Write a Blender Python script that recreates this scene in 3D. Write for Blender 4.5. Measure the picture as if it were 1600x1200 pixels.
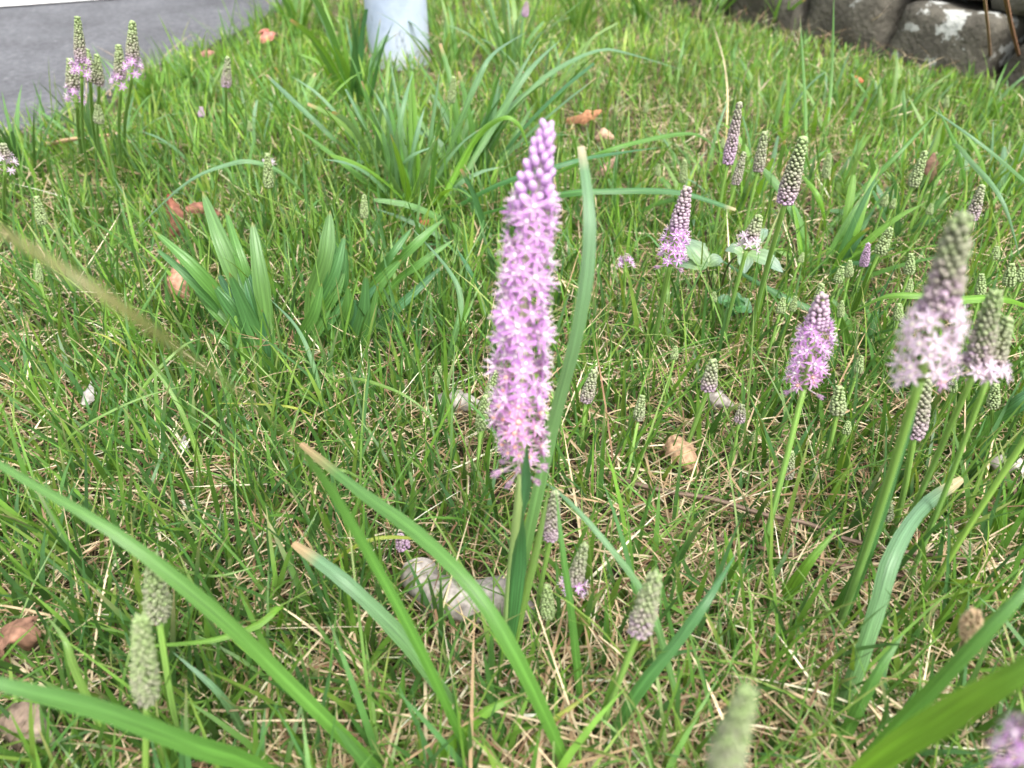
import bpy, math, random
import numpy as np
from mathutils import Vector, Matrix

# ------------------------------------------------------------------ camera, sky, sun, exposure
for o in list(bpy.data.objects):
    bpy.data.objects.remove(o)
S = bpy.context.scene
C = S.collection
random.seed(7)
RNG = np.random.default_rng(11)
R = math.radians
CAM_H, PITCH, FPX = 0.36, 37.0, 1201.0
cam = bpy.data.cameras.new('camera')
camo = bpy.data.objects.new('camera', cam)
C.objects.link(camo)
camo.location = (0, 0, CAM_H)
camo.rotation_euler = (R(90 - PITCH), 0, 0)
cam.sensor_width = 36.0
cam.lens = 36.0 * FPX / 1600.0
cam.clip_start = 0.01
cam.clip_end = 500
cam.dof.use_dof = True
cam.dof.focus_distance = 0.50
cam.dof.aperture_fstop = 9.0
S.camera = camo

world = bpy.data.worlds.new('World')
S.world = world
world.use_nodes = True
wn = world.node_tree
wn.nodes.clear()
sky = wn.nodes.new('ShaderNodeTexSky')
sky.sky_type = 'NISHITA'
sky.sun_disc = False
sky.sun_elevation = R(62)
sky.sun_rotation = R(150)
sky.dust_density = 6.0
sky.air_density = 1.0
hs = wn.nodes.new('ShaderNodeHueSaturation')
hs.inputs['Saturation'].default_value = 0.3
bg = wn.nodes.new('ShaderNodeBackground')
bg.inputs['Strength'].default_value = 0.15
wo = wn.nodes.new('ShaderNodeOutputWorld')
wn.links.new(sky.outputs[0], hs.inputs['Color'])
wn.links.new(hs.outputs[0], bg.inputs['Color'])
wn.links.new(bg.outputs[0], wo.inputs['Surface'])

sl = bpy.data.lights.new('sun', 'SUN')
sl.energy = 1.2
sl.angle = R(28)
sl.color = (1.0, 0.96, 0.9)
sun = bpy.data.objects.new('sun', sl)
C.objects.link(sun)
_el, _az = R(62), R(150)      # sun stands behind the camera, to its right
sd = Vector((math.cos(_el) * math.sin(_az), math.cos(_el) * math.cos(_az), math.sin(_el)))
sun.rotation_euler = sd.to_track_quat('Z', 'Y').to_euler()
sun.location = (1, -2, 6)

S.view_settings.view_transform = 'Standard'
S.view_settings.look = 'None'
S.view_settings.gamma = 1.0
S.view_settings.exposure = 1.42
S.render.engine = 'CYCLES'
S.cycles.max_bounces = 4
S.cycles.diffuse_bounces = 3
S.cycles.glossy_bounces = 2
S.cycles.transmission_bounces = 4

# ------------------------------------------------------------------ helpers
_f = Vector((0, math.cos(R(PITCH)), -math.sin(R(PITCH))))
_u = Vector((0, math.sin(R(PITCH)), math.cos(R(PITCH))))
CAM = Vector((0, 0, CAM_H))


def ray(px, py):
    return _f + Vector((1, 0, 0)) * ((px - 800) / FPX) - _u * ((py - 600) / FPX)


def P(px, py, z=0.0):
    d = ray(px, py)
    return CAM + d * ((z - CAM_H) / d.z)


def PY(px, py, y):
    d = ray(px, py)
    return CAM + d * (y / d.y)


def gz(x, y):
    return 0.006 * np.sin(3.1 * x + 1.3) * np.cos(2.7 * y) + 0.004 * np.sin(9 * x + 5 * y) + 0.003 * np.sin(17 * y - 11 * x)


def tag(o, label=None, cat=None, group=None, kind=None):
    if label: o['label'] = label
    if cat: o['category'] = cat
    if group: o['group'] = group
    if kind: o['kind'] = kind
    return o


def empty(name, loc, label, cat, group=None):
    o = bpy.data.objects.new(name, None)
    o.empty_display_size = 0.01
    C.objects.link(o)
    o.location = loc
    return tag(o, label, cat, group)


def link(name, me, parent=None):
    o = bpy.data.objects.new(name, me)
    C.objects.link(o)
    if parent is not None:
        o.parent = parent
    return o


class MB:
    """collects verts / faces / colours / uvs of one mesh"""
    def __init__(s):
        s.v, s.f, s.c, s.uv, s.m = [], [], [], [], []

    def add(s, v, f, c, uv=None, m=0):
        n = len(s.v)
        s.v += [tuple(p) for p in v]
        s.f += [tuple(i + n for i in q) for q in f]
        s.m += [m] * len(f)
        if len(c) != len(v):
            c = [c] * len(v)
        s.c += [tuple(k[:3]) + (1.0,) for k in c]
        s.uv += [tuple(q) for q in uv] if uv is not None else [(0.5, 0.5)] * len(v)

    def mesh(s, name, mats, offset=None, smooth=True):
        me = bpy.data.meshes.new(name)
        vv = np.array(s.v, dtype=float)
        if offset is not None:
            vv = vv - np.array(offset)
        me.from_pydata(vv.tolist(), [], s.f)
        at = me.color_attributes.new('col', 'FLOAT_COLOR', 'POINT')
        at.data.foreach_set('color', np.array(s.c, dtype=np.float32).ravel())
        ul = me.uv_layers.new(name='UVMap')
        li = np.empty(len(me.loops), dtype=np.int32)
        me.loops.foreach_get('vertex_index', li)
        ul.data.foreach_set('uv', np.array(s.uv, dtype=np.float32)[li].ravel())
        for mm in (mats if isinstance(mats, (list, tuple)) else [mats]):
            me.materials.append(mm)
        me.polygons.foreach_set('material_index', s.m)
        me.polygons.foreach_set('use_smooth', [smooth] * len(me.polygons))
        me.update()
        return me


def catmull(pts, n):
    pts = [Vector(p) for p in pts]
    if len(pts) == 2:
        pts = [pts[0], (pts[0] + pts[1]) / 2, pts[1]]
    e = [pts[0] * 2 - pts[1]] + pts + [pts[-1] * 2 - pts[-2]]
    k = len(pts) - 1
    out = []
    for i in range(n + 1):
        t = i / n * k
        j = min(int(t), k - 1)
        t -= j
        a, b, c, d = e[j:j + 4]
        out.append(0.5 * ((2 * b) + (c - a) * t + (2 * a - 5 * b + 4 * c - d) * t * t + (3 * b - a - 3 * c + d) * t ** 3))
    return out


def mix(a, b, t):
    t = max(0.0, min(1.0, t))
    return tuple(a[i] * (1 - t) + b[i] * t for i in range(3))


PROFILE = {
    'roll': lambda s: .78 + .22 * math.sin(3 * s) if s < .72 else .97 - .8 * (s - .72) / .28,
    'strap': lambda s: min(1.0, 0.7 + s) * (1 - 0.80 * s),
    'grass': lambda s: min(1.0, 0.62 + s * 1.3) * (1 - max(0, (s - 0.3) / 0.7) ** 2.0) ** 0.9,
    'cut': lambda s: min(1.0, 0.62 + s * 1.3) * (1 - 0.35 * max(0, (s - 0.5) / 0.5) ** 2) * (1 if s < 0.985 else 0.75),
    'lance': lambda s: 0.22 + 0.78 * math.sin(math.pi * min(1, s ** 1.15)) ** 0.8 if s < 0.55 else max(0.0, math.sin(math.pi * min(1, s ** 1.15))) ** 0.62,
    'ovate': lambda s: max(0.0, math.sin(math.pi * s ** 0.72)) ** 0.8,
}


def ribbon(mb, pts, width, col, prof='grass', n=14, fold=0.25, face=None, tip=None, tiplen=0.06,
           twist=0.0, wave=0.0, base=None, thick=0.0, ncross=4, serr=0.0, m=0):
    """a leaf blade along pts (base first) with a folded or arched cross section"""
    c = catmull(pts, n)
    pr = PROFILE[prof]
    nv = ncross + 1
    V, F, K, U = [], [], [], []
    ph = random.random() * 6.28
    for i, p in enumerate(c):
        s = i / n
        t = (c[min(i + 1, n)] - c[max(i - 1, 0)]).normalized()
        fc = face if face is not None else (CAM - p).normalized() * 0.75 + Vector((0, 0, 0.6))
        side = t.cross(fc)
        if side.length < 1e-4:
            side = Vector((1, 0, 0))
        side.normalize()
        nor = side.cross(t).normalized()
        if twist:
            q = Matrix.Rotation(twist * (s - 0.4), 3, t)
            side = q @ side
            nor = q @ nor
        w = width * pr(s) / 2 * (1 + 0.06 * math.sin(17 * s + ph) + .03 * math.sin(43 * s + 2 * ph))
        if serr and i % 2:
            w *= 1 - serr
        cc = col
        cc = mix((cc[0] * 1.05, cc[1] * 1.08, cc[2] * .7), (cc[0] * 1.08, cc[1] * 1.0, cc[2] * 1.35), s * 1.2)
        if base is not None:
            cc = mix(base, cc, s / 0.25)
        if tip is not None and s > 1 - tiplen:
            cc = mix(cc, tip, (s - 1 + tiplen) / tiplen * 1.6)
        for j in range(nv):
            a = j / ncross * 2 - 1
            lift = -fold * w * (abs(a) ** 1.3)
            if wave:
                lift += wave * w * math.sin(s * 21 + ph + (1.5 if a > 0 else 0)) * abs(a) ** 2
            V.append(p + side * (w * a) + nor * lift)
            K.append(cc)
            U.append((a * 0.5 + 0.5, s))
    for i in range(n):
        for j in range(ncross):
            k = i * nv + j
            F.append((k, k + 1, k + nv + 1, k + nv))
    mb.add(V, F, K, U, m)


def tube(mb, pts, r0, r1, col0, col1=None, n=10, k=6, m=0, cap=True):
    c = catmull(pts, n) if len(pts) > 2 else [Vector(pts[0]).lerp(Vector(pts[1]), i / n) for i in range(n + 1)]
    col1 = col1 or col0
    V, F, K, U = [], [], [], []
    ref = Vector((0.31, 0.87, 0.2))
    for i, p in enumerate(c):
        t = (c[min(i + 1, n)] - c[max(i - 1, 0)]).normalized()
        a = t.cross(ref).normalized()
        b = t.cross(a)
        r = r0 + (r1 - r0) * i / n
        for j in range(k):
            g = 2 * math.pi * j / k
            V.append(p + (a * math.cos(g) + b * math.sin(g)) * r)
            K.append(mix(col0, col1, i / n))
            U.append((j / k, i / n))
    for i in range(n):
        for j in range(k):
            q = (j + 1) % k
            F.append((i * k + j, i * k + q, (i + 1) * k + q, (i + 1) * k + j))
    if cap:
        F.append(tuple(n * k + j for j in range(k)))
        F.append(tuple(k - 1 - j for j in range(k)))
    mb.add(V, F, K, U, m)


def ellipsoid(mb, cen, axis, ra, rb, col0, col1, nu=7, nv=5, m=0, point=0.0):
    """ra = radius across, rb = half length along axis; colour from base to tip"""
    ax = Vector(axis).normalized()
    a = ax.cross(Vector((0.3, 0.2, 0.93)) if abs(ax.z) < 0.9 else Vector((1, 0, 0))).normalized()
    b = ax.cross(a)
    cen = Vector(cen)
    V, F, K = [], [], []
    V.append(cen - ax * rb); K.append(col0)
    for i in range(1, nv):
        th = math.pi * i / nv
        rr = math.sin(th) * ra * (1 - point * (i / nv))
        for j in range(nu):
            g = 2 * math.pi * j / nu
            V.append(cen - ax * (rb * math.cos(th)) + (a * math.cos(g) + b * math.sin(g)) * rr)
            K.append(mix(col0, col1, i / nv))
    V.append(cen + ax * rb); K.append(col1)
    L = len(V) - 1
    for j in range(nu):
        q = (j + 1) % nu
        F.append((0, 1 + q, 1 + j))
        for i in range(nv - 2):
            F.append((1 + i * nu + j, 1 + i * nu + q, 1 + (i + 1) * nu + q, 1 + (i + 1) * nu + j))
        F.append((1 + (nv - 2) * nu + j, 1 + (nv - 2) * nu + q, L))
    mb.add(V, F, K, None, m)


# ------------------------------------------------------------------ materials
def new_mat(name):
    m = bpy.data.materials.new(name)
    m.use_nodes = True
    nt = m.node_tree
    nt.nodes.clear()
    out = nt.nodes.new('ShaderNodeOutputMaterial')
    return m, nt, out


def nd(nt, kind, **kw):
    n = nt.nodes.new(kind)
    for k, v in kw.items():
        if k in n.inputs.keys():
            n.inputs[k].default_value = v
        else:
            setattr(n, k, v)
    return n


def mat_leaf(name, rough=0.36, trans=0.38, veins=7.0, vstr=0.13, noise=0.36, scale=180.0, spec=0.45, bump=0.25, objn=False):
    """leaf tissue: colour attribute x fine parallel veins x mottling, part of the light passes through"""
    m, nt, out = new_mat(name)
    at = nd(nt, 'ShaderNodeAttribute', attribute_name='col')
    tc = nd(nt, 'ShaderNodeTexCoord')
    no = nd(nt, 'ShaderNodeTexNoise', Scale=scale, Detail=3.0)
    if veins and not objn:
        mp = nd(nt, 'ShaderNodeMapping')
        mp.inputs['Scale'].default_value = (26.0 / 180, 5.0 / 180, 1.0)
        nt.links.new(tc.outputs['UV'], mp.inputs[0])
        nt.links.new(mp.outputs[0], no.inputs['Vector'])
    else:
        nt.links.new(tc.outputs['Object'], no.inputs['Vector'])
    mr = nd(nt, 'ShaderNodeMapRange')
    mr.inputs[1].default_value = 0.3; mr.inputs[2].default_value = 0.7
    mr.inputs[3].default_value = 1 - noise; mr.inputs[4].default_value = 1 + noise
    nt.links.new(no.outputs['Fac'], mr.inputs[0])
    mul = nd(nt, 'ShaderNodeVectorMath', operation='SCALE')
    nt.links.new(at.outputs['Color'], mul.inputs[0])
    nt.links.new(mr.outputs[0], mul.inputs['Scale'])
    col = mul.outputs[0]
    bs = nd(nt, 'ShaderNodeBsdfPrincipled', Roughness=rough)
    bs.inputs['Specular IOR Level'].default_value = spec
    tr = nd(nt, 'ShaderNodeBsdfTranslucent')
    if veins:
        uv = nd(nt, 'ShaderNodeSeparateXYZ')
        nt.links.new(tc.outputs['UV'], uv.inputs[0])
        mu = nd(nt, 'ShaderNodeMath', operation='MULTIPLY')
        mu.inputs[1].default_value = veins * 6.2832
        nt.links.new(uv.outputs[0], mu.inputs[0])
        si = nd(nt, 'ShaderNodeMath', operation='SINE')
        nt.links.new(mu.outputs[0], si.inputs[0])
        m2 = nd(nt, 'ShaderNodeMapRange')
        m2.inputs[1].default_value = -1; m2.inputs[2].default_value = 1
        m2.inputs[3].default_value = 1 - vstr; m2.inputs[4].default_value = 1 + vstr
        nt.links.new(si.outputs[0], m2.inputs[0])
        mul2 = nd(nt, 'ShaderNodeVectorMath', operation='SCALE')
        nt.links.new(col, mul2.inputs[0])
        nt.links.new(m2.outputs[0], mul2.inputs['Scale'])
        col = mul2.outputs[0]
        sb = nd(nt, 'ShaderNodeMath', operation='SUBTRACT')
        sb.inputs[1].default_value = 0.5
        nt.links.new(uv.outputs[0], sb.inputs[0])
        ab = nd(nt, 'ShaderNodeMath', operation='ABSOLUTE')
        nt.links.new(sb.outputs[0], ab.inputs[0])
        m3 = nd(nt, 'ShaderNodeMapRange')
        m3.inputs[1].default_value = 0.03; m3.inputs[2].default_value = 0.09
        m3.inputs[3].default_value = 1.22; m3.inputs[4].default_value = 1.0
        nt.links.new(ab.outputs[0], m3.inputs[0])
        mul3 = nd(nt, 'ShaderNodeVectorMath', operation='SCALE')
        nt.links.new(col, mul3.inputs[0])
        nt.links.new(m3.outputs[0], mul3.inputs['Scale'])
        col = mul3.outputs[0]
        bp = nd(nt, 'ShaderNodeBump', Strength=bump, Distance=0.0003)
        nt.links.new(si.outputs[0], bp.inputs['Height'])
        nt.links.new(bp.outputs[0], bs.inputs['Normal'])
    nt.links.new(col, bs.inputs['Base Color'])
    gm = nd(nt, 'ShaderNodeVectorMath', operation='MULTIPLY')
    gm.inputs[1].default_value = (1.5, 1.35, 0.7) if veins else (1.15, 1.1, 1.1)
    nt.links.new(col, gm.inputs[0])
    nt.links.new(gm.outputs[0], tr.inputs['Color'])
    mx = nd(nt, 'ShaderNodeMixShader')
    mx.inputs[0].default_value = trans
    nt.links.new(bs.outputs[0], mx.inputs[1])
    nt.links.new(tr.outputs[0], mx.inputs[2])
    nt.links.new(mx.outputs[0], out.inputs['Surface'])
    return m


M_LEAF = mat_leaf('grass_leaf')
M_BROAD = mat_leaf('broad_leaf', rough=0.4, trans=0.3, veins=4.0, vstr=0.08, noise=0.22, scale=140, bump=0.35)
M_LAWN = mat_leaf('lawn_blade', rough=0.45, trans=0.35, veins=0, noise=0.2, scale=60)
M_LAWN.node_tree.nodes['Vector Math.001'].inputs[1].default_value = (1.5, 1.35, 0.7)
M_STRAW = mat_leaf('straw', rough=0.7, trans=0.15, veins=0, noise=0.3, scale=90, spec=0.2)
M_STEM = mat_leaf('green_stalk', rough=0.4, trans=0.12, veins=5, vstr=0.1, noise=0.15, bump=0.1)
M_PETAL = mat_leaf('petal', rough=0.55, trans=0.45, veins=0, noise=0.06, spec=0.2)
M_BUD = mat_leaf('bud', rough=0.5, trans=0.1, veins=0, noise=0.25, scale=900, spec=0.35)
M_DEAD = mat_leaf('dead_leaf', rough=0.8, trans=0.1, veins=3, vstr=0.05, noise=0.5, scale=220, spec=0.15, bump=0.5, objn=True)


def mat_ramp(name, scale, stops, rough=0.9, bump=0.6, dist=0.004, detail=8.0, coord='Object', scale2=None):
    m, nt, out = new_mat(name)
    tc = nd(nt, 'ShaderNodeTexCoord')
    no = nd(nt, 'ShaderNodeTexNoise', Scale=scale, Detail=detail, Roughness=0.65)
    nt.links.new(tc.outputs[coord], no.inputs['Vector'])
    cr = nd(nt, 'ShaderNodeValToRGB')
    e = cr.color_ramp.elements
    while len(e) < len(stops):
        e.new(0.5)
    for i, (p, c) in enumerate(stops):
        e[i].position = p
        e[i].color = (*c, 1)
    nt.links.new(no.outputs['Fac'], cr.inputs[0])
    bs = nd(nt, 'ShaderNodeBsdfPrincipled', Roughness=rough)
    bs.inputs['Specular IOR Level'].default_value = 0.25
    bp = nd(nt, 'ShaderNodeBump', Strength=bump, Distance=dist)
    n2 = nd(nt, 'ShaderNodeTexNoise', Scale=scale2 or scale * 4, Detail=6.0)
    nt.links.new(tc.outputs[coord], n2.inputs['Vector'])
    nt.links.new(n2.outputs['Fac'], bp.inputs['Height'])
    nt.links.new(bp.outputs[0], bs.inputs['Normal'])
    nt.links.new(cr.outputs[0], bs.inputs['Base Color'])
    nt.links.new(bs.outputs[0], out.inputs['Surface'])
    return m, nt, bs, cr, tc


M_SOIL = mat_ramp('soil', 45, [(0.3, (0.03, 0.022, 0.014)), (0.5, (0.075, 0.055, 0.035)), (0.72, (0.16, 0.12, 0.075))], bump=1.0, dist=0.01)[0]
M_ASPH, nt_, bs_, cr_, tc_ = mat_ramp('asphalt', 110, [(0.3, (0.08, 0.082, 0.09)), (0.5, (0.115, 0.118, 0.128)), (0.66, (0.15, 0.153, 0.163)), (0.74, (0.42, 0.42, 0.43))], bump=1.0, dist=0.006, scale2=260)
n_ = nd(nt_, 'ShaderNodeTexNoise', Scale=7.0, Detail=5.0, Roughness=0.6)
nt_.links.new(tc_.outputs['Object'], n_.inputs['Vector'])
r_ = nd(nt_, 'ShaderNodeMapRange')
r_.inputs[1].default_value = 0.3; r_.inputs[2].default_value = 0.7; r_.inputs[3].default_value = 0.78; r_.inputs[4].default_value = 1.25
nt_.links.new(n_.outputs['Fac'], r_.inputs[0])
v_ = nd(nt_, 'ShaderNodeVectorMath', operation='SCALE')
nt_.links.new(cr_.outputs[0], v_.inputs[0])
nt_.links.new(r_.outputs[0], v_.inputs['Scale'])
nt_.links.new(v_.outputs[0], bs_.inputs['Base Color'])
M_PAINT = mat_ramp('road_paint', 60, [(0.28, (0.5, 0.5, 0.48)), (0.45, (0.78, 0.78, 0.76)), (0.8, (0.85, 0.85, 0.83))], rough=0.7, bump=0.4, dist=0.002, scale2=400)[0]


def mat_post():
    m, nt, bs, cr, tc = mat_ramp('weathered_post_paint', 9, [(0.25, (0.24, 0.30, 0.42)), (0.45, (0.40, 0.47, 0.60)), (0.7, (0.52, 0.57, 0.65))], rough=0.5, bump=0.15, dist=0.002, scale2=120)
    n = nd(nt, 'ShaderNodeTexNoise', Scale=55.0, Detail=6.0, Roughness=0.7)
    mp = nd(nt, 'ShaderNodeMapping')
    mp.inputs['Scale'].default_value = (1, 1, 0.35)
    nt.links.new(tc.outputs['Object'], mp.inputs[0])
    nt.links.new(mp.outputs[0], n.inputs['Vector'])
    r = nd(nt, 'ShaderNodeMapRange')
    r.inputs[1].default_value = 0.6; r.inputs[2].default_value = 0.72
    nt.links.new(n.outputs['Fac'], r.inputs[0])
    mx = nd(nt, 'ShaderNodeMixRGB')
    mx.inputs[2].default_value = (0.12, 0.14, 0.17, 1)
    nt.links.new(r.outputs[0], mx.inputs[0])
    nt.links.new(cr.outputs[0], mx.inputs[1])
    nt.links.new(mx.outputs[0], bs.inputs['Base Color'])
    return m


def mat_stone(name, lichen):
    m, nt, bs, cr, tc = mat_ramp(name, 22, [(0.25, (0.045, 0.041, 0.032)), (0.5, (0.10, 0.092, 0.074)), (0.75, (0.19, 0.175, 0.14))], rough=0.95, bump=0.9, dist=0.006, scale2=110)
    n = nd(nt, 'ShaderNodeTexNoise', Scale=19.0, Detail=6.0, Roughness=0.6)
    nt.links.new(tc.outputs['Object'], n.inputs['Vector'])
    r = nd(nt, 'ShaderNodeMapRange')
    r.inputs[1].default_value = lichen; r.inputs[2].default_value = lichen + 0.025
    nt.links.new(n.outputs['Fac'], r.inputs[0])
    mx = nd(nt, 'ShaderNodeMixRGB')
    mx.inputs[2].default_value = (0.42, 0.43, 0.4, 1)
    nt.links.new(r.outputs[0], mx.inputs[0])
    nt.links.new(cr.outputs[0], mx.inputs[1])
    nt.links.new(mx.outputs[0], bs.inputs['Base Color'])
    return m


# ------------------------------------------------------------------ ground, path
def grid_mesh(name, xs, ys, zf, mat):
    X, Y = np.meshgrid(xs, ys)
    Z = zf(X, Y)
    V = np.stack([X.ravel(), Y.ravel(), Z.ravel()], 1)
    nx = len(xs)
    F = [(j * nx + i, j * nx + i + 1, (j + 1) * nx + i + 1, (j + 1) * nx + i) for j in range(len(ys) - 1) for i in range(nx - 1)]
    me = bpy.data.meshes.new(name)
    me.from_pydata(V.tolist(), [], F)
    me.polygons.foreach_set('use_smooth', [True] * len(F))
    me.materials.append(mat)
    return me


def fade(x, y):
    r = np.sqrt(x * x + (y - 1) ** 2)
    return np.clip((4.5 - r) / 1.5, 0, 1)


ax_ = np.concatenate([-np.geomspace(300, 4.2, 12), np.linspace(-4, 4, 161), np.geomspace(4.2, 300, 12)])
ground = link('ground', grid_mesh('ground', ax_, ax_ + 1.0, lambda x, y: gz(x, y) * fade(x, y) - 0.006, M_SOIL))
tag(ground, kind='structure')

edge_px = [(-60, 243), (0, 228), (60, 214), (130, 185), (200, 150), (262, 112), (335, 84), (395, 52), (440, 20), (470, -12)]
edge = [P(x, y, 0.0) for x, y in edge_px]
e0 = edge[0] + (edge[0] - edge[2]).normalized() * 6
e1 = edge[-1] + (edge[-1] - edge[-3]).normalized() * 8
edge_line = [e0] + edge + [e1]
poly = [(p.x, p.y) for p in edge_line] + [(e1.x - 9, e1.y + 3), (e0.x - 6, e0.y + 9)]


def in_poly(x, y, poly):
    r = np.zeros_like(x, dtype=bool)
    n = len(poly)
    j = n - 1
    for i in range(n):
        xi, yi = poly[i]; xj, yj = poly[j]
        c = ((yi > y) != (yj > y)) & (x < (xj - xi) * (y - yi) / (yj - yi + 1e-12) + xi)
        r ^= c
        j = i
    return r


rag = []
for a, b in zip(edge_line[:-1], edge_line[1:]):
    k = max(1, int((b - a).length / 0.02)) if (b - a).length < 1 else 1
    for i in range(k):
        q = a.lerp(b, i / k)
        rag.append((q.x + random.uniform(-.005, .005), q.y + random.uniform(-.005, .005)))
rag += poly[len(edge_line) - 1:]
mb = MB()
n = len(rag)
ZP = 0.016
mb.add([(x, y, ZP) for x, y in rag] + [(x, y, -0.03) for x, y in rag],
       [tuple(range(n))] + [(i, n + i, n + (i + 1) % n, (i + 1) % n) for i in range(n)], (0.1, 0.1, 0.1))
me = mb.mesh('path', M_ASPH, smooth=False)
path = tag(link('path', me), kind='structure')
mw0, mw1 = P(-40, 16, ZP), P(210, -2, ZP)
dw = (mw1 - mw0).normalized()
nw = Vector((-dw.y, dw.x, 0))
a0, a1 = mw0 - dw * 2.5, mw1 + dw * 2.5
mb = MB()
mb.add([a0 + Vector((0, 0, .004)), a1 + Vector((0, 0, .004)), a1 + nw * .15 + Vector((0, 0, .004)), a0 + nw * .15 + Vector((0, 0, .004))], [(0, 1, 2, 3)], (0.8, 0.8, 0.8))
tag(link('painted_road_line', mb.mesh('painted_road_line', M_PAINT)), kind='structure')

# ------------------------------------------------------------------ post
pb = P(625, 88, 0)
post = empty('post', pb, 'pale bluish-white round metal post standing in the grass by the path', 'post')
mb = MB()
prof = [(-0.1, .0535), (0.0, .0535), (1.2, .0525), (2.9, .050)]
V, F = [], []
for z, r in prof:
    for j in range(40):
        g = 2 * math.pi * j / 40
        V.append((r * math.cos(g), r * math.sin(g), z))
for i in range(len(prof) - 1):
    for j in range(40):
        q = (j + 1) % 40
        F.append((i * 40 + j, i * 40 + q, (i + 1) * 40 + q, (i + 1) * 40 + j))
mb.add(V, F, (0.7, 0.7, 0.7))
M_POST = mat_post()
link('shaft', mb.mesh('shaft', M_POST), post)
mb = MB()
V = []
for z, r in [(2.9, .053), (2.93, .053), (2.95, .037), (2.955, .001)]:
    for j in range(24):
        g = 2 * math.pi * j / 24
        V.append((r * math.cos(g), r * math.sin(g), z))
mb.add(V, [(i * 24 + j, i * 24 + (j + 1) % 24, (i + 1) * 24 + (j + 1) % 24, (i + 1) * 24 + j) for i in range(3) for j in range(24)], (0.7, 0.7, 0.7))
link('cap', mb.mesh('cap', M_POST), post)

# ------------------------------------------------------------------ stone wall
wr, wl = P(1600, 150, 0), P(1170, 36, 0)
wd = (wl - wr).normalized()                 # runs away to the left
wn_ = Vector((wd.y, -wd.x, 0))
if wn_.y > 0:
    wn_ = -wn_                              # faces the camera
wall = empty('stone_wall', wr, 'low dry wall of rough grey lichen-spotted stone blocks edging the lawn', 'wall')
stone_mats = [mat_stone('stone_plain', 0.64), mat_stone('stone_lichen', 0.545), mat_stone('stone_dark', 0.72)]


def stone_mesh(l, h, d, seed, mat):
    rg = random.Random(seed)
    nx, ny, nz = 10, 6, 6
    mb = MB()
    idx = {}
    V, F = [], []
    ph = [rg.uniform(0, 6) for _ in range(9)]

    def vert(i, j, k):
        if (i, j, k) in idx:
            return idx[(i, j, k)]
        u, v, w = i / nx * 2 - 1, j / ny * 2 - 1, k / nz * 2 - 1
        # rounded block
        q = Vector((u, v, w))
        sp = 9.0
        ln = (abs(u) ** sp + abs(v) ** sp + abs(w) ** sp) ** (1 / sp)
        q = q / max(ln, 1e-6)
        p = Vector((q.x * l / 2, q.y * d / 2, q.z * h / 2))
        nse = (math.sin(31 * p.x + ph[0]) * math.sin(27 * p.z + ph[1]) + 0.6 * math.sin(70 * p.x + ph[2] + 40 * p.z) + 0.5 * math.sin(63 * p.z + ph[3] - 50 * p.y))
        p += Vector((q.x, q.y, q.z)) * nse * 0.0035
        p.z += 0.012 * u * math.sin(ph[4]) * (h / .1)
        p.x += 0.01 * w * math.sin(ph[5])
        idx[(i, j, k)] = len(V)
        V.append(p)
        return idx[(i, j, k)]
    for i in range(nx):
        for j in range(ny):
            F.append((vert(i, j, 0), vert(i, j + 1, 0), vert(i + 1, j + 1, 0), vert(i + 1, j, 0)))
            F.append((vert(i, j, nz), vert(i + 1, j, nz), vert(i + 1, j + 1, nz), vert(i, j + 1, nz)))
        for k in range(nz):
            F.append((vert(i, 0, k), vert(i + 1, 0, k), vert(i + 1, 0, k + 1), vert(i, 0, k + 1)))
            F.append((vert(i, ny, k), vert(i, ny, k + 1), vert(i + 1, ny, k + 1), vert(i + 1, ny, k)))
    for j in range(ny):
        for k in range(nz):
            F.append((vert(0, j, k), vert(0, j, k + 1), vert(0, j + 1, k + 1), vert(0, j + 1, k)))
            F.append((vert(nx, j, k), vert(nx, j + 1, k), vert(nx, j + 1, k + 1), vert(nx, j, k + 1)))
    mb.add(V, F, (0.1, 0.1, 0.1))
    return mb.mesh('stone', mat)


def wall_s(px, py):
    """distance along the wall's foot line at which a pixel's ray crosses the wall plane, and its height"""
    d = ray(px, py)
    t = (wr - CAM).dot(wn_) / d.dot(wn_)
    p = CAM + d * t
    return (p - wr).dot(wd), p.z


s1550, _ = wall_s(1553, 60)
s1390, ztop = wall_s(1392, 12)
s1245, _ = wall_s(1250, 15)
H1 = max(0.09, wall_s(1470, 12)[1])
wrot = math.atan2(wd.y, wd.x)
first = [(-1.35, -1.1), (-1.1, -0.8), (-0.8, -0.52), (-0.52, -0.25), (-0.25, s1550), (s1550, s1390), (s1390, s1245), (s1245, s1245 + .2), (s1245 + .2, s1245 + .46), (s1245 + .46, s1245 + .7), (s1245 + .7, s1245 + 1.0)]
sidx = 0


def add_stone(s0, s1, z0, z1, setback, mat):
    global sidx
    sidx += 1
    l, h, d = (s1 - s0) - .006, (z1 - z0) - .005, 0.2
    o = link('stone', stone_mesh(l, h, d, sidx, mat), wall)
    p = wd * ((s0 + s1) / 2) - wn_ * (d / 2 + setback)
    o.location = (p.x, p.y, (z0 + z1) / 2)
    o.rotation_euler = (random.uniform(-.04, .04), 0, wrot + random.uniform(-.03, .03))


for i, (a, b) in enumerate(first):
    mt = stone_mats[1] if i in (5, 1, 9) else (stone_mats[2] if i in (4, 2) else stone_mats[0])
    add_stone(a, b, -0.04, H1 + (0.012 if i == 6 else 0.0) + (random.uniform(-.01, .01) if i not in (5, 6) else 0), 0.0 if i != 4 else .02, mt)
z = H1
for course in range(2):
    s = -1.3 - .1 * course
    h = random.uniform(.1, .13)
    while s < s1245 + .9:
        w = random.uniform(.16, .3)
        add_stone(s, s + w, z + random.uniform(0, .008), z + h + random.uniform(-.008, .0), 0.035 + .03 * course + random.uniform(0, .02), random.choice(stone_mats))
        s += w
    z += h
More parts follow.
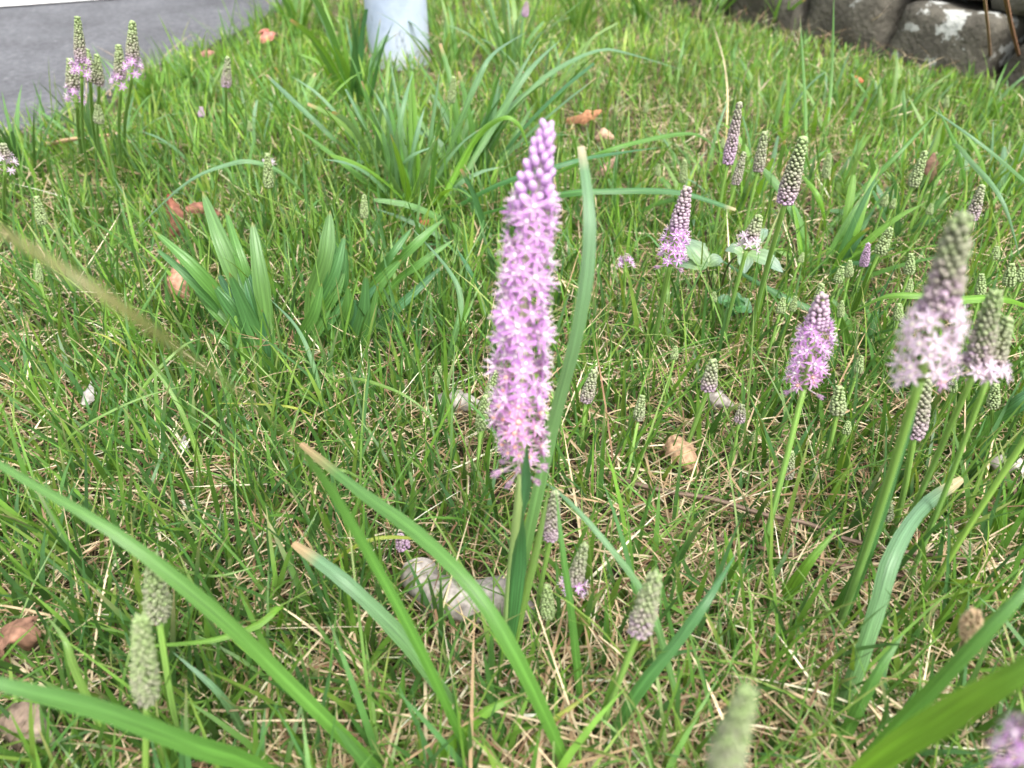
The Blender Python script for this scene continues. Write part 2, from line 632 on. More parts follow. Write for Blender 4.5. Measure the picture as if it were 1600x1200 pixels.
# bank of earth behind the wall
mb = MB()
bz = z - 0.02
bk = [wr - wd * 1.35 - wn_ * .2, wr + wd * (s1245 + .95) - wn_ * .2]
mb.add([bk[0] + Vector((0, 0, -.1)), bk[1] + Vector((0, 0, -.1)), bk[1] + Vector((0, 0, bz)), bk[0] + Vector((0, 0, bz)),
        bk[1] - wn_ * 2 + Vector((0, 0, bz + .1)), bk[0] - wn_ * 2 + Vector((0, 0, bz + .1)), bk[1] - wn_ * 2 + Vector((0, 0, -.1)), bk[0] - wn_ * 2 + Vector((0, 0, -.1))],
       [(0, 1, 2, 3), (3, 2, 4, 5), (5, 4, 6, 7), (0, 3, 5, 7), (1, 6, 4, 2)], (0.1, 0.1, 0.1))
tag(link('earth_bank', mb.mesh('earth_bank', M_SOIL, smooth=False)), kind='structure')

# ------------------------------------------------------------------ lawn: green blades and dry straw (uncountable)
GREENS = np.array([(0.055, 0.145, 0.04), (0.075, 0.18, 0.035), (0.105, 0.225, 0.04), (0.06, 0.155, 0.06), (0.14, 0.245, 0.05), (0.04, 0.105, 0.03)])
wallp = np.array([wr.x, wr.y]); walln = np.array([wn_.x, wn_.y])


CLEAR = []      # spots where a fallen leaf has flattened the grass
for q in [(660, 890), (690, 915), (730, 940), (770, 945), (810, 960)]:
    q = P(q[0], q[1], .014)
    CLEAR.append((q.x, q.y, .013)); CLEAR.append((q.x + .002, q.y - .012, .010))
for px_, py_, rr_ in [(275, 450, .02), (1072, 725, .014), (715, 632, .014), (1125, 635, .014), (20, 1010, .02), (40, 1145, .02), (912, 190, .03), (265, 350, .02), (945, 218, .02), (1590, 740, .016)]:
    q = P(px_, py_, .01)
    CLEAR.append((q.x, q.y - .008, rr_))


def allowed(x, y):
    ok = ~in_poly(x, y, poly)
    ok &= ((x - wallp[0]) * walln[0] + (y - wallp[1]) * walln[1]) > 0.0
    ok &= ((x - pb.x) ** 2 + (y - pb.y) ** 2) > 0.06 ** 2
    ok &= (x * x + y * y > 0.10 ** 2)
    for cx, cy, rr in CLEAR:
        ok &= ((x - cx) ** 2 + (y - cy) ** 2) > rr * rr
    return ok


def vnoise(x, y, f, seed):
    r = np.random.default_rng(seed)
    s = np.zeros_like(x)
    for _ in range(7):
        a = r.uniform(0, 6.28); k = f * r.uniform(.6, 1.6)
        s += np.sin((x * math.cos(a) + y * math.sin(a)) * k + r.uniform(0, 6.28))
    return s / 7 * 1.9


def big_ribbons(name, bx, by, bz0, az, lean, curl, length, width, col, basecol, tipcol, tipamt, nseg, mat, label, cat, twist=None, up_cap=None):
    """vectorised ribbons: N blades of nseg segments each, one mesh"""
    N = len(bx)
    dirx, diry = np.cos(az), np.sin(az)
    ps = np.zeros((N, nseg + 1, 3))
    ps[:, 0] = np.stack([bx, by, bz0], 1)
    for i in range(nseg):
        s = (i + 0.5) / nseg
        th = lean + curl * s
        stp = length / nseg
        ps[:, i + 1, 0] = ps[:, i, 0] + np.sin(th) * dirx * stp
        ps[:, i + 1, 1] = ps[:, i, 1] + np.sin(th) * diry * stp
        ps[:, i + 1, 2] = ps[:, i, 2] + np.cos(th) * stp
    tw = twist if twist is not None else RNG.uniform(-1.1, 1.1, N)
    sx, sy = -np.sin(az + tw), np.cos(az + tw)
    V = np.zeros((N, 2 * nseg + 1, 3)); K = np.ones((N, 2 * nseg + 1, 4), dtype=np.float32)
    for i in range(nseg):
        s = i / nseg
        w = width / 2 * min(1.0, 0.7 + s) * (1 - max(0, (s - .35) / .65) ** 2 * .85)
        V[:, 2 * i, 0] = ps[:, i, 0] - sx * w; V[:, 2 * i, 1] = ps[:, i, 1] - sy * w; V[:, 2 * i, 2] = ps[:, i, 2]
        V[:, 2 * i + 1, 0] = ps[:, i, 0] + sx * w; V[:, 2 * i + 1, 1] = ps[:, i, 1] + sy * w; V[:, 2 * i + 1, 2] = ps[:, i, 2]
        t = min(1.0, s / .3)
        tt = np.clip((s - .7) / .3, 0, 1) * tipamt
        c = basecol * (1 - t) + col * t
        c = c * (1 - tt[:, None]) + tipcol * tt[:, None]
        K[:, 2 * i, :3] = c; K[:, 2 * i + 1, :3] = c
    V[:, 2 * nseg] = ps[:, nseg]
    K[:, 2 * nseg, :3] = col * (1 - tipamt[:, None]) + tipcol * tipamt[:, None]
    nvb = 2 * nseg + 1
    base = (np.arange(N) * nvb)[:, None]
    loops = []
    tmpl, sizes = [], []
    for i in range(nseg - 1):
        tmpl += [2 * i, 2 * i + 1, 2 * i + 3, 2 * i + 2]; sizes.append(4)
    tmpl += [2 * nseg - 2, 2 * nseg - 1, 2 * nseg]; sizes.append(3)
    L = (base + np.array(tmpl)[None, :]).ravel().astype(np.int32)
    sz = np.tile(np.array(sizes, dtype=np.int32), N)
    st = np.concatenate([[0], np.cumsum(sz)[:-1]]).astype(np.int32)
    me = bpy.data.meshes.new(name)
    me.vertices.add(N * nvb)
    me.vertices.foreach_set('co', V.astype(np.float32).ravel())
    me.loops.add(len(L)); me.loops.foreach_set('vertex_index', L)
    me.polygons.add(len(sz)); me.polygons.foreach_set('loop_start', st)
    me.polygons.foreach_set('use_smooth', np.ones(len(sz), dtype=bool))
    me.update(calc_edges=True)
    at = me.color_attributes.new('col', 'FLOAT_COLOR', 'POINT')
    at.data.foreach_set('color', K.ravel())
    me.materials.append(mat)
    o = link(name, me)
    return tag(o, label, cat, kind='stuff')


def sample(n, near=True):
    """points over the lawn in and round the view, denser near the camera"""
    y = RNG.uniform(-0.15, 1, n * 3) ** 1.25
    y = np.where(np.isnan(y), RNG.uniform(-.25, .1, n * 3), y) * 2.6
    half = 0.45 + 0.85 * np.clip(y, 0, None)
    x = RNG.uniform(-1, 1, n * 3) * half
    ok = allowed(x, y)
    return x[ok][:n], y[ok][:n]


# straw density: more on the right and foreground right; greener at left centre and far
def greenness(x, y):
    g = 0.62 + 0.28 * vnoise(x, y, 9.0, 3) - 0.18 * np.exp(-(((x - .22) / .2) ** 2 + ((y - .33) / .2) ** 2)) + 0.1 * (x < -.02) + .05 * np.clip(y - .5, 0, 1)
    return np.clip(g, .12, 1)


NT = 32000
tx, ty = sample(NT)
keep = RNG.uniform(0, 1, len(tx)) < greenness(tx, ty) * .88
tx, ty = tx[keep], ty[keep]
k = 3
bx = np.repeat(tx, k) + RNG.normal(0, .0035, len(tx) * k)
by = np.repeat(ty, k) + RNG.normal(0, .0035, len(tx) * k)
ok = allowed(bx, by); bx, by = bx[ok], by[ok]
N = len(bx)
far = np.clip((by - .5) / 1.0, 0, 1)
length = RNG.gamma(8, .0070, N) * (1 - .12 * far)
wdist = (bx - wallp[0]) * walln[0] + (by - wallp[1]) * walln[1]
length *= np.clip(.35 + wdist * 3.0, .35, 1) * (1 - .22 * far)
length = np.clip(length, .018, .10)
wd_ = RNG.uniform(.0016, .0037, N) * (1 + .25 * far)
ci = RNG.choice(6, N, p=[.24, .24, .18, .14, .1, .1])
pt = vnoise(bx, by, 14, 5)
col = GREENS[ci] * (1 + .16 * pt + .14 * RNG.normal(0, 1, N))[:, None]
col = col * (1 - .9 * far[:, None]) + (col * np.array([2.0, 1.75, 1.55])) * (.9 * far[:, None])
col = np.clip(col * np.array([1.22, 1.15, .95]), .015, .5)
basec = col * .6 + np.array([.20, .22, .09]) * .4
tipc = np.tile(np.array([.42, .34, .18]), (N, 1))
tipa = (RNG.uniform(0, 1, N) < .16) * RNG.uniform(.3, 1, N)
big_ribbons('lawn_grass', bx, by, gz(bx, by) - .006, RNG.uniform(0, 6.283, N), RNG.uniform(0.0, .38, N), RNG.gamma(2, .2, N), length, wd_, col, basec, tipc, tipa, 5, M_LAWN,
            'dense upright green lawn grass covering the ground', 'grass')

# fine thin young grass, paler
NF = 36000
bx, by = sample(NF)
N = len(bx)
far = np.clip((by - .5) / 1.0, 0, 1)
col = np.clip(GREENS[RNG.choice([1, 2, 4], N)] * (1.1 + .15 * RNG.normal(0, 1, N))[:, None] * np.array([1.15, 1.05, 1.0]), .015, .5)
big_ribbons('fine_grass', bx, by, gz(bx, by) - .006, RNG.uniform(0, 6.283, N), RNG.uniform(.1, .9, N), RNG.gamma(2, .4, N), np.clip(RNG.gamma(5, .0115, N), .02, .14) * np.clip(.4 + ((bx - wallp[0]) * walln[0] + (by - wallp[1]) * walln[1]) * 3, .4, 1), RNG.uniform(.0009, .0019, N), col, col * .8, np.tile(np.array([.4, .34, .16]), (N, 1)),
            (RNG.uniform(0, 1, N) < .2) * .8, 5, M_LAWN, 'fine thin light green grass threads scattered through the lawn', 'grass')

# dry straw mat
NS = 76000
bx, by = sample(NS)
dens = 1.24 - .7 * greenness(bx, by) - .3 * np.clip((by - .6) / .6, 0, 1)
keep = RNG.uniform(0, 1, len(bx)) < dens
bx, by = bx[keep], by[keep]
N = len(bx)
sc = np.array([(.44, .34, .21), (.56, .46, .30), (.33, .23, .13), (.66, .58, .42), (.20, .12, .07)])
col = sc[RNG.choice(5, N, p=[.30, .22, .24, .10, .14])] * (1 + .15 * RNG.normal(0, 1, N))[:, None]
big_ribbons('dry_straw', bx, by, gz(bx, by) + RNG.uniform(-.004, .022, N), RNG.uniform(0, 6.283, N), RNG.normal(1.32, .2, N), RNG.normal(.3, .3, N), np.clip(RNG.gamma(4, .011, N), .015, .11), RNG.uniform(.0005, .0017, N), np.clip(col, .05, .7), np.clip(col, .05, .7), np.clip(col, .05, .7), np.zeros(N), 4, M_STRAW,
            'pale dry straw and thatch lying between the grass blades', 'straw')

# ------------------------------------------------------------------ colours for hand-placed plants
COL = dict(green=(0.09, 0.225, 0.045), bright=(0.13, 0.29, 0.03), glauc=(0.13, 0.26, 0.115), dark=(0.045, 0.12, 0.03),
           yellow=(0.3, 0.36, 0.06), light=(0.17, 0.3, 0.07), straw=(0.55, 0.45, 0.28), deep=(0.06, 0.175, 0.06))
TIP = (0.45, 0.3, 0.17)


def blade(label, pts, w, col='green', prof='grass', tip=None, group=None, fold=0.3, twist=0.0, n=18, tiplen=0.06, name='grass_plant', cat='grass plant', mat=None, base=None):
    """pts: tip first, as (px, py, height above ground)"""
    W = [P(*p) for p in pts][::-1]
    w *= 0.72
    W[0].z = min(W[0].z, -0.004)
    mb = MB()
    ribbon(mb, W, w, mix(COL[col], (.12, .25, .05), random.uniform(0, .3)), prof, n=n, wave=.10, fold=fold * 1.5, tip=tip, tiplen=tiplen, twist=twist, base=base)
    if name != 'grass_plant':
        o = link(name, mb.mesh(name, mat or M_LEAF, offset=W[0]))
        o.location = W[0]
        return tag(o, label, cat, group)
    e = empty(name, W[0], label, cat, group)
    link('blade', mb.mesh('blade', mat or M_LEAF, offset=W[0]), e)
    return e


blade('broad green grass blade crossing over the two green bud spikes at the lawn corner', [(-120, 640, .175), (0, 725, .17), (180, 832, .155), (330, 950, .125), (450, 1065, .085), (600, 1215, .03), (680, 1300, 0)], .0085, 'green', twist=.3)
blade('wide low grass blade passing across the stalk of the lower bud spike', [(-150, 1020, .175), (0, 1068, .165), (150, 1106, .145), (300, 1162, .115), (420, 1207, .08), (600, 1330, 0)], .0095, 'green', twist=-.3)
blade('grass blade with a withered brown cut tip leaning over the grey curled dead leaf', [(470, 692, .11), (560, 765, .122), (650, 830, .125), (740, 920, .118), (810, 1030, .095), (880, 1180, .045), (930, 1290, 0)], .0085, 'green', 'cut', TIP, tiplen=.085)
blade('very long narrow grass blade with tan upper end reaching high above the lawn', [(-60, 322, .306), (100, 420, .302), (250, 520, .287), (400, 632, .245), (500, 738, .19), (580, 870, .145), (650, 1000, .105), (720, 1150, .05), (770, 1260, 0)], .0075, 'green', 'strap', (0.20, 0.20, 0.075), tiplen=.5, n=30)
blade('bluish blade with frayed brown tip left of the grey curled dead leaf', [(458, 848, .095), (530, 900, .092), (590, 955, .078), (645, 1015, .06), (720, 1120, .02), (765, 1185, 0)], .0095, 'glauc', 'cut', TIP, tiplen=.1)
blade('slender bluish blade arching down from the foot of the tall pink flower spike', [(832, 742, .10), (880, 775, .112), (945, 845, .105), (1010, 935, .085), (1045, 1040, .055), (1088, 1210, 0)], .0046, 'glauc')
blade('straight narrow upright blade beside the small bud spikes near the tall flower', [(868, 760, .12), (878, 850, .1), (892, 950, .07), (906, 1080, .03), (918, 1195, 0)], .0052, 'green')
blade('dark bluish blade leaning right behind the single green and purple bud spike', [(1152, 862, .1), (1110, 930, .1), (1060, 1000, .085), (985, 1098, .055), (920, 1225, 0)], .0075, 'deep')
blade('short yellow-green blade crossing the foot of the tall pink flower', [(828, 1080, .055), (780, 1100, .058), (735, 1132, .05), (680, 1190, .025), (640, 1240, 0)], .0075, 'bright')
blade('broad bright green blade rising steeply at the lawn edge by the tan seed head', [(1720, 965, .225), (1600, 1045, .21), (1480, 1112, .18), (1340, 1208, .12), (1200, 1330, 0)], .0115, 'bright')
blade('long green blade just behind the tan seed head', [(1680, 845, .17), (1600, 925, .165), (1520, 1010, .145), (1430, 1105, .11), (1330, 1215, .055), (1260, 1300, 0)], .0075, 'green')
blade('pale bluish twisted blade with a dry straw tip among the right flower stalks', [(1505, 748, .07), (1445, 792, .09), (1398, 865, .09), (1368, 960, .07), (1325, 1080, .04), (1265, 1215, 0)], .0105, 'glauc', 'cut', COL['straw'], twist=.9, tiplen=.12)
blade('green blade below the pale twisted blade', [(1412, 990, .08), (1372, 1050, .07), (1320, 1150, .035), (1275, 1250, 0)], .0075, 'green')
blade('dark ribbed leaf standing along the stalk of the big white flower spike', [(1432, 640, .165), (1398, 730, .135), (1352, 870, .08), (1295, 1022, 0)], .0085, 'deep', fold=.6)
blade('tall flat bluish blade standing right beside the tall pink flower spike', [(908, 228, .252), (921, 330, .236), (917, 430, .215), (897, 540, .186), (866, 655, .15), (838, 780, .11), (808, 930, .058), (786, 1085, 0)], .0078, 'glauc', 'cut', (.5, .42, .3), tiplen=.03, fold=.12)
blade('arching grey-green blade over the reddish brown dead leaf', [(202, 370, .03), (287, 288, .085), (354, 257, .10), (400, 253, .10), (456, 281, .075), (512, 345, 0)], .0068, 'glauc')
blade('bluish curved blade standing over the pale grey leaf', [(640, 352, .085), (700, 420, .085), (720, 470, .07), (709, 528, .045), (688, 600, 0)], .0062, 'glauc')
blade('dark short blade left of the tall pink flower', [(712, 385, .075), (735, 425, .065), (757, 470, .03), (770, 510, 0)], .0075, 'deep')
G20 = 'long blades reaching sideways behind the tall flower'
blade('dark green horizontal blade with frayed tip behind the tall flower spike', [(1150, 327, .065), (1060, 300, .083), (960, 298, .09), (860, 306, .08), (690, 345, 0)], .0085, 'deep', 'cut', COL['straw'], tiplen=.03)
blade('dark horizontal blade meeting the tall flower spike near its bud tip', [(1040, 229, .075), (935, 243, .09), (867, 260, .088), (766, 293, .06), (660, 350, 0)], .0085, 'deep')
blade('light arched blade drooping to the purple bud spikes', [(1130, 243, .05), (1100, 215, .075), (1067, 208, .085), (1002, 220, .085), (930, 242, .075), (800, 300, 0)], .0078, 'green')
blade('long pale blade arching far right over the dry leaves', [(1080, 114, .07), (986, 84, .115), (935, 78, .125), (868, 108, .115), (817, 152, .095), (766, 212, .06), (690, 320, 0)], .0085, 'glauc')
blade('pale blade bending over above the broad tuft behind the tall flower', [(826, 48, .135), (773, 81, .15), (746, 125, .13), (719, 189, .09), (670, 310, 0)], .0092, 'glauc')
blade('wide upright bluish blade in the tuft behind the tall flower', [(878, 60, .14), (834, 101, .13), (800, 148, .105), (765, 205, .07), (690, 330, 0)], .0115, 'glauc')
blade('bright green blade folding over sharply left of the flower bud tip', [(828, 238, .09), (812, 196, .118), (786, 183, .125), (750, 207, .105), (712, 270, .065), (650, 395, 0)], .0095, 'bright')
blade('slanting two-tone blade with brown tip before the post', [(416, 116, .09), (462, 160, .085), (512, 207, .06), (540, 232, .035), (580, 280, 0)], .0085, 'glauc', 'cut', TIP, tiplen=.04)
blade('tall glaucous blade rising in front of the post', [(646, 110, .14), (630, 165, .12), (617, 240, .075), (604, 330, 0)], .0088, 'glauc')
blade('pale blade with a curled dry tip in front of the post', [(585, 140, .12), (603, 180, .1), (614, 225, .07), (606, 325, 0)], .0075, 'glauc', tip=TIP)
blade('broad glaucous upright blade beside the green bud spike behind the flower', [(664, 166, .11), (650, 215, .085), (636, 300, .03), (628, 350, 0)], .0095, 'glauc')
blade('pale folded blade bending right in the tuft before the post', [(680, 228, .08), (640, 245, .07), (610, 280, .04), (596, 330, 0)], .0075, 'glauc')
blade('tall thin vertical blade in front of the left wall stone', [(1303, -12, .17), (1300, 110, .085), (1290, 245, 0)], .0055, 'green')
blade('tall narrow blade beside the green and purple spike before the wall', [(1250, 22, .15), (1258, 160, .07), (1262, 290, 0)], .006, 'green', tip=COL['straw'])
blade('long pale straight blade sloping down to the lawn from a straw tip', [(1446, 163, .12), (1532, 224, .1), (1610, 290, .06), (1690, 365, 0)], .0062, 'glauc', tip=COL['straw'])
blade('dark tapering blade crossing the long pale straight one', [(1462, 160, .12), (1499, 243, .07), (1522, 325, 0)], .0075, 'green')
blade('drooping bluish blade right of the big white flower spike', [(1596, 410, .05), (1566, 312, .1), (1516, 250, .11), (1490, 225, .09), (1470, 260, 0)], .0075, 'glauc')
blade('long green blade slanting left behind the big white flower spike', [(1468, 172, .11), (1414, 229, .09), (1347, 297, .05), (1290, 365, .015), (1265, 412, 0)], .0085, 'green')
blade('bright bent blade right of the green and purple spike', [(1240, 268, .07), (1262, 283, .078), (1286, 324, .06), (1297, 385, 0)], .0075, 'bright')
blade('long light blade running level behind the big white flower spike', [(1325, 492, .105), (1380, 464, .125), (1431, 461, .13), (1499, 467, .128), (1600, 474, .115), (1760, 545, 0)], .0072, 'bright')
blade('dark low blade sloping behind the pink flower spike on the right', [(1105, 393, .05), (1175, 436, .042), (1225, 463, .035), (1300, 498, .022), (1390, 538, 0)], .0085, 'deep')
blade('wide dark leaf at the lawn edge by the twin bud spike', [(1680, 560, .09), (1600, 622, .075), (1549, 658, .045), (1515, 705, 0)], .016, 'deep')
blade('short wide pale green leaf beside the right hay stalks', [(1568, 782, .05), (1560, 830, .03), (1548, 885, 0)], .011, 'bright', 'lance')
blade('broad slanting leaf right of the single bud spike', [(1312, 822, .075), (1262, 881, .06), (1225, 940, .025), (1212, 990, 0)], .009, 'bright')
blade('short broad blade beside the thin brown twig', [(1131, 825, .06), (1148, 901, .03), (1166, 965, 0)], .0078, 'bright')
blade('yellowing narrow blade crossing the ground below the tall flower', [(938, 1072, .05), (850, 1138, .035), (785, 1205, 0)], .0042, 'yellow')
blade('green blade tip entering low beside the bud spikes of the lawn corner', [(520, 1130, .08), (580, 1205, .04), (640, 1290, 0)], .0085, 'green')
blade('pale curved blade left of the two green bud spikes', [(72, 962, .075), (101, 999, .08), (118, 1050, .065), (162, 1141, .03), (205, 1205, 0)], .0048, 'light')
blade('short bluish arching blade right of the two green bud spikes', [(268, 1017, .07), (337, 1077, .055), (370, 1125, .03), (394, 1180, 0)], .0052, 'glauc')
blade('bright level blade bent sharply right of the two green bud spikes', [(190, 1011, .055), (263, 1007, .06), (337, 999, .062), (405, 975, .06), (440, 946, .058), (428, 1000, .02), (420, 1030, 0)], .0048, 'bright')
TH = 'long thin arching grass blades left of the flower'
tl = 'long thin light green blade arching over the lawn left of the tall flower'
for pts, w, c in [
    ([(68, 748, 0), (95, 700, .035), (135, 663, .055), (236, 616, .062), (347, 592, .04)][::-1], .0027, 'light'),
    ([(190, 690, 0), (219, 613, .045), (280, 545, .065), (318, 527, .06)][::-1], .0034, 'light'),
    ([(215, 547, .075), (256, 596, .072), (287, 650, .055), (310, 712, .03), (340, 800, 0)], .0042, 'light'),
    ([(276, 618, .06), (337, 660, .05), (378, 704, .03), (405, 780, 0)], .0033, 'light'),
    ([(421, 466, .07), (466, 515, .07), (496, 592, .045), (518, 695, 0)], .0045, 'glauc'),
    ([(424, 524, .05), (480, 565, .05), (545, 608, .03), (590, 660, 0)], .003, 'light'),
    ([(712, 692, .03), (655, 633, .06), (597, 602, .065), (530, 592, .05), (455, 625, 0)], .0032, 'light'),
    ([(490, 588, .065), (459, 663, .04), (456, 737, .015), (468, 800, 0)], .003, 'light'),
    ([(354, 432, .08), (375, 535, .04), (389, 650, 0)], .004, 'bright'),
    ([(265, 415, .07), (216, 494, .04), (165, 560, 0)], .0038, 'green'),
    ([(330, 830, .06), (280, 866, .05), (240, 905, .02), (225, 940, 0)], .0034, 'bright'),
    ([(320, 630, .035), (400, 631, .045), (470, 640, .045), (530, 670, 0)], .0024, 'yellow'),
    ([(128, 515, .05), (170, 528, .055), (210, 560, .03), (228, 600, 0)], .0025, 'yellow'),
    ([(420, 880, .05), (330, 900, .05), (260, 880, .03), (200, 860, 0)], .0026, 'light'),
    ([(600, 770, .02), (560, 745, .045), (520, 735, .05), (470, 760, 0)], .003, 'light'),
    ([(705, 860, .02), (640, 840, .05), (560, 850, .055), (480, 905, 0)], .0032, 'yellow'),
]:
    blade(tl, pts, w, c, group=TH, n=16)
# dry stalks and hay
blade('pale dry folded grass blade below the pale twisted blade', [(1362, 925, .03), (1330, 985, .025), (1300, 1030, .02), (1262, 1075, .012), (1218, 1125, .008), (1190, 1128, 0)], .0045, 'straw', mat=M_STRAW, name='dry_stalk', cat='straw stalk')
for i, (a, b) in enumerate([((1460, 800), (1600, 925)), ((1470, 808), (1612, 948)), ((1450, 785), (1590, 940)), ((1480, 830), (1598, 960)), ((1500, 850), (1625, 930))]):
    blade('straight dry hay stalk in the loose bundle near the right flower stalks', [(a[0], a[1], .03), ((a[0] + b[0]) / 2, (a[1] + b[1]) / 2 + random.uniform(-4, 4), .026), (b[0], b[1], .012)], .003, 'straw', mat=M_STRAW, name='hay_stalk', cat='straw stalk', group='loose bundle of hay stalks')
for i, pts in enumerate([[(1150, 165, .08), (1135, 120, .08), (1112, 30, .02)][::-1], [(1183, 70, .09), (1160, 130, .03), (1155, 175, 0)], [(1185, 105, .05), (1187, 150, .015), (1190, 180, 0)], [(1440, 170, .04), (1400, 180, .035), (1355, 185, 0)], [(1425, 155, .05), (1390, 172, .035), (1350, 186, 0)], [(1210, 115, .05), (1180, 150, .02), (1165, 165, 0)]]):
    blade('thin pale dry grass stalk sticking up before the stone wall', pts, .003, 'straw', mat=M_STRAW, name='dry_stalk', cat='straw stalk', group='dry stalks before the stone wall')
for pts in [[(1395, 0, .1), (1370, 28, .06), (1345, 45, 0)], [(1400, 8, .1), (1365, 30, .06), (1338, 42, 0)]]:
    blade('dry straw leaf lying against the face of the stone wall', pts, .004, 'straw', mat=M_STRAW, name='dry_leaf', cat='dry blade', group='dry straw at the wall joint')


# ------------------------------------------------------------------ grass tufts with wide blades
def tuft(label, base, n, L, w, cols, spread=.9, dirbias=None, group=None):
    b = P(base[0], base[1], 0)
    t = empty('grass_tuft', b, label, 'grass tuft', group)
    for i in range(int(n * 1.35)):
        az = random.uniform(0, 6.283) if dirbias is None else random.gauss(dirbias, 1.0)
        ln = random.uniform(L[0], L[1])
        lean = random.uniform(.08, spread)
        cu = random.uniform(.1, .9)
        p = Vector((random.gauss(0, .008), random.gauss(0, .008), -.008))
        pts = [p.copy()]
        for s in range(5):
            th = lean + cu * (s / 4) ** 1.6
            p = p + Vector((math.sin(th) * math.cos(az), math.sin(th) * math.sin(az), math.cos(th))) * ln / 5
            pts.append(p.copy())
        mb = MB()
        face = Vector((-math.cos(az), -math.sin(az), .7)) + Vector((random.gauss(0, .5), random.gauss(0, .5), 0))
        cc = mix(COL[random.choice(cols)], (0.12, 0.25, 0.05), random.uniform(0, .35))
        ribbon(mb, pts, w * random.uniform(.7, 1.15), cc, random.choice(['grass', 'grass', 'cut']), n=10, fold=.3, face=face, ncross=2,
               tip=TIP if random.random() < .3 else None, twist=random.uniform(-.5, .5))
        link('leaf', mb.mesh('leaf', M_LEAF), t)
    return t


tuft('large broad-bladed grass tuft between post and tall pink flower', (645, 345), 24, (.10, .19), .0085, ['glauc', 'green', 'bright'], .8)
tuft('broad grass tuft leaning right behind the tall pink flower', (735, 290), 22, (.10, .20), .008, ['green', 'deep', 'glauc'], .85, dirbias=.6)
tuft('dark green grass tuft at the left foot of the post', (556, 172), 16, (.10, .20), .0095, ['green', 'bright', 'deep'], .65)
tuft('tall grass tuft at the right foot of the post', (700, 110), 12, (.08, .16), .008, ['green', 'light'], .6)
tuft('upright light green grass tuft right of the post, nearer the wall', (800, 120), 18, (.1, .2), .0075, ['light', 'green', 'glauc'], .55)
tuft('light green grass tuft farther from the path, before the wall end', (905, 60), 16, (.1, .2), .0075, ['light', 'green'], .6)
tuft('grass tuft near the far end of the stone wall', (1010, 40), 18, (.1, .2), .0075, ['light', 'green'], .7)
tuft('grass tuft where the stone wall disappears', (1110, 30), 16, (.1, .18), .0075, ['light', 'green'], .7)
tuft('grass tuft against the left stone of the wall', (1215, 45), 14, (.07, .14), .007, ['light', 'green'], .7)
tuft('small grass tuft growing at the path corner by the post', (470, 60), 14, (.08, .18), .008, ['green', 'bright'], .6)
tuft('grass tuft around the flower stalks at the path edge', (170, 260), 14, (.07, .14), .0055, ['green', 'glauc'], .9)
tuft('grass tuft beside the bare straw near the path', (40, 290), 14, (.06, .13), .006, ['green', 'dark'], .9)
tuft('weedy leafy tuft right of the flower group at the path edge', (250, 175), 18, (.05, .10), .011, ['green', 'bright'], .9)
tuft('leafy tuft below the pink fallen leaf at the path edge', (320, 150), 14, (.04, .08), .008, ['green', 'bright'], 1.0)
tuft('broad dark tuft below the green and purple spike on the right', (1285, 440), 14, (.07, .13), .0085, ['deep', 'green', 'bright'], .8)
tuft('grass tuft behind the small purple bud spike on the right', (1400, 400), 12, (.06, .12), .007, ['green', 'deep'], .8)
tuft('grass tuft right of the long pale straight blade', (1540, 330), 12, (.06, .12), .007, ['green', 'glauc'], .8)
tuft('grass tuft in the lawn before the lichen-covered stone', (1390, 200), 12, (.06, .12), .006, ['light', 'green', 'glauc'], .8)
tuft('grass tuft between the pink flower spike and the long level blade', (1340, 560), 10, (.05, .1), .007, ['deep', 'green'], .9)

tuft('long-bladed grass tuft in front of the post, right of the slanting brown-tipped blade', (600, 270), 16, (.10, .18), .0065, ['glauc', 'green', 'light'], .9)
tuft('long-bladed grass tuft left of the slanting brown-tipped blade', (470, 215), 14, (.08, .16), .006, ['green', 'light', 'bright'], .9)
tuft('fine long-bladed grass tuft behind the bud tip of the tall pink flower', (850, 190), 16, (.09, .18), .0055, ['light', 'green', 'glauc'], .9)
tuft('spreading grass tuft right behind the tall pink flower spike', (780, 400), 12, (.07, .14), .006, ['green', 'deep', 'glauc'], 1.0)
for i in range(20):
    tuft('loose tuft of light green grass standing in the lawn toward the stone wall', (random.uniform(960, 1620), random.uniform(130, 370)), 7, (.05, .12), .0058, ['light', 'green', 'bright', 'glauc'], .8, group='loose grass tufts toward the stone wall')
for i in range(7):
    tuft('low tuft of green grass between the path and the broad-bladed tuft', (random.uniform(300, 560), random.uniform(180, 330)), 6, (.04, .10), .005, ['light', 'green', 'glauc'], 1.0, group='low grass tufts toward the path')
# ------------------------------------------------------------------ lance-leaved rosettes
def rosette(label, leaves, base, cat='weed'):
    b = P(base[0], base[1], 0)
    t = empty('lance_leaf_rosette', b, label, cat)
    extra = []
    for pts, w, c in leaves * 2:
        dx, f = random.choice((-1, 1)) * random.uniform(14, 46), random.uniform(.5, .95)
        x0_, y0_, _z = pts[-1]
        extra.append(([(x0_ + (p[0] - x0_) * f + dx * (1 - i / (len(pts) - 1)), y0_ + (p[1] - y0_) * f, p[2] * f) for i, p in enumerate(pts)], w * .72, random.choice(['deep', 'green', 'bright'])))
    for pts, w, c in leaves + extra:
        W = [P(*p) for p in pts][::-1]
        W[0] = W[0].lerp(b, .4)
        W[0].z = -.004
        W = [q - b for q in W]
        mb = MB()
        ribbon(mb, W, w * .62, mix(COL[c], (.06, .17, .05), .55), 'lance', n=22, fold=-.4, wave=.10, ncross=6, face=(CAM - b).normalized() + Vector((random.gauss(0, .25), 0, .25)), twist=random.uniform(-.3, .3), tip=(.25, .2, .06), tiplen=.03)
        link('leaf', mb.mesh('leaf', M_BROAD), t)
    return t


